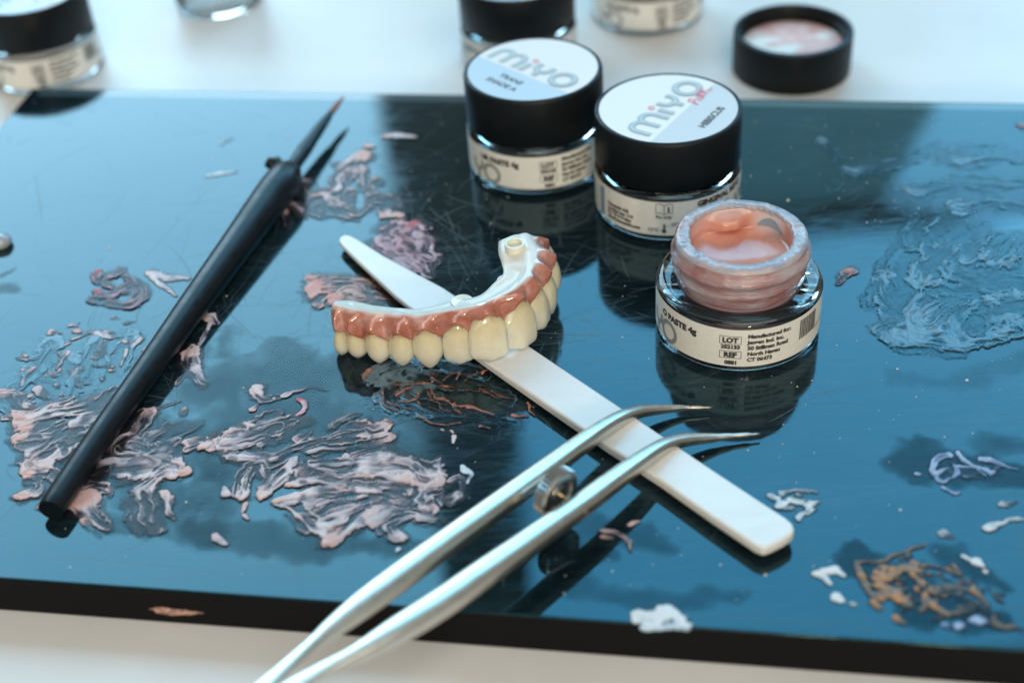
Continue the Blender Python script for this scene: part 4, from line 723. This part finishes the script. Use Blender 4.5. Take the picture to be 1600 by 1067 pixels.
def chimney(px, z, r, h, hole, name='screw_channel'):
    p = P3(*px, z); prof = [(r * 1.05, -h), (r, -.04), (r * .96, 0), (hole + .01, 0), (hole, -.02), (hole, -h * .9), (0, -h * .9)] if hole else [(r * 1.2, -h), (r, -.06), (r * .9, 0), (0, .01)]
    mesh(name, lathe(prof, 40, c=p), M_chim, br, sharp=60)
M_chim = mat('cream_channel_ceramic', (.80, .76, .62), .2, coat=.5, sss=.2)
chimney((804, 380), 1.76, .215, .45, .155); chimney((790, 437), 1.44, .20, .25, 0, 'channel_collar'); chimney((722, 470), 1.20, .25, .25, 0, 'channel_collar')
# ---------------------------------------------------------------- tweezers
tw = thing('tweezers', 'steel tweezers with two bent arms and a knurled thumb wheel lying across the spatula', 'tweezers', tuple(P3(868, 800, 0)))
def pathpx(L, n): 
    P = np.array([[*P3(x, y, z), (w * 1.13 if w > 12 else w) / pxcm(P3(x, y, z)) / 2, hh] for x, y, z, w, hh in L]); return spline(P, n)
A1 = [(1114,637,.12,2.2,.018), (1102,637,.13,3.2,.025), (1099,637,.132,3.4,.026), (1096,637,.134,5.5,.036), (1074,637,.15,6.0,.04), (1071,637,.152,6.4,.045), (1067,637.2,.156,9,.055), (1048,638.5,.19,11.5,.07), (1025,640,.26,14,.09), (1000,643,.36,17,.11), (975,651,.46,20,.13), (945,668,.56,23,.15), (911,692,.64,27,.165), (850,737,.72,31,.18), (780,788,.80,34,.19), (713,837,.86,36,.20), (640,890,.92,38,.20), (570,942,.99,36,.19), (520,981,1.04,27,.15), (490,1006,1.08,20,.11), (455,1036,1.12,22,.08), (425,1062,1.16,24,.06), (370,1108,1.24,26,.05)]
A2 = [(1188,678,.12,2.4,.018), (1175,679,.13,3.6,.027), (1171,679,.132,4.0,.03), (1167,679.4,.136,6.4,.042), (1146,681,.152,7.0,.046), (1142,681.3,.156,7.6,.05), (1137,681.8,.162,10,.06), (1124,683,.18,11,.065), (1112,684,.20,13,.08), (1085,686,.28,16,.10), (1058,690,.38,19,.12), (1032,700,.48,22,.14), (1000,721,.58,26,.155), (960,750,.66,30,.17), (911,787,.72,33,.18), (832,843,.78,36,.19), (760,893,.85,39,.20), (690,942,.92,41,.20), (620,986,.99,38,.19), (575,1013,1.04,30,.16), (545,1028,1.08,24,.12), (510,1044,1.12,24,.08), (470,1066,1.16,26,.06), (400,1106,1.24,28,.05)]
for L in (A1, A2):
    Q = pathpx(L, 130); a = mesh('arm', tube(Q[:, :3], Q[:, 3:5], 32, power=2.9), M_steel, tw)
    # red thread wrapped at the first tip only
M_redt = mat('red_residue', (.45, .03, .04), .4)
p0, p1 = P3(1077, 636.5, .15), P3(1080, 637, .15); mesh('red_ring', tube([p0, p1], [[.036, .046], [.036, .046]], 14), M_redt, tw)
# wheel and rod
a0, a1 = P3(822, 750, .80), P3(905, 793, .74); ax = (a1 - a0) / np.linalg.norm(a1 - a0); wc = P3(868, 768, .78); ax = P3(900, 790, .76) - P3(832, 746, .80); ax /= np.linalg.norm(ax)
mesh('threaded_rod', tube([wc - ax * .75, wc + ax * .75], [.045, .045], 16), M_brass, tw, sharp=50)
def wheel(c, ax, R, Wd):
    s = np.cross(ax, (0, 0, 1)); s /= np.linalg.norm(s); u = np.cross(s, ax); n = 72; prof = [(0, -.6), (.35, -.6), (.36, -.5), (.62, -.5), (.66, -.62), (.90, -.62), (1, -.45), (1, .45), (.90, .62), (.66, .62), (.62, .35), (.36, .35), (.35, .6), (0, .6)]; V = []; Fc = []
    for i in range(n):
        a = 2 * math.pi * i / n; kn = 1 + (.04 if i % 2 else -.04)
        for r, h in prof: rr = R * r * (kn if r == 1 else 1); V.append(c + s * math.cos(a) * rr + u * math.sin(a) * rr + ax * h * Wd)
    k = len(prof)
    for i in range(n):
        for j in range(k - 1): b = (i + 1) % n; Fc.append((i * k + j, i * k + j + 1, b * k + j + 1, b * k + j))
    return V, Fc
M_wheel = mat('knurled_steel', (.55, .55, .53), .30, metal=1)
mesh('thumb_wheel', wheel(wc, ax, .47, .22), M_wheel, tw, sharp=25)
mesh('joint', tube(np.array([P3(330, 1140, 1.3), P3(370, 1108, 1.25), P3(395, 1095, 1.23)]), [[.3, .07], [.3, .07], [.28, .06]], 16, power=3), M_steel, tw)
# ---------------------------------------------------------------- brush
bs = thing('paint_brush', 'black lacquered fine brush lying with its near end in the pink paste', 'brush', tuple(P3(263, 532, 0)))
HB = [(79,797,.25,.245),(84,789,.252,.255),(150,691,.265,.262),(222,590,.29,.285),(300,480,.33,.335),(370,383,.39,.39),(418,316,.43,.44),(438,289,.45,.45),(449,273,.45,.38),(456,264,.45,.25)]
P = np.array([[*P3(x, y, z), r] for x, y, z, r in HB]); Q = spline(P, 90); mesh('handle', tube(Q[:, :3], Q[:, 3], 48), M_handle, bs, sharp=60)
FB = [(446,277,.41,.18),(464,251,.43,.18),(476,234,.435,.185),(488,217,.44,.16),(500,200,.455,.145),(512,184,.465,.105),(519,174,.47,.065)]
P = np.array([[*P3(x, y, z), r] for x, y, z, r in FB]); Q = spline(P, 40); mesh('ferrule', tube(Q[:, :3], Q[:, 3], 32), M_handle, bs)
HR = [(513,181,.465,.08),(522,170,.475,.085),(530,160,.48,.06),(538,150,.485,.012)]
P = np.array([[*P3(x, y, z), r] for x, y, z, r in HR]); Q = spline(P, 20); mesh('bristle_tip', tube(Q[:, :3], Q[:, 3], 24), M_hair, bs)
P = np.array([[*P3(440, 268, .45), .18], [*P3(430, 256, .50), .20], [*P3(422, 256, .52), .17], [*P3(415, 260, .50), .06]]); mesh('clip_nub', tube(P[:, :3], P[:, 3], 20), M_handle, bs)
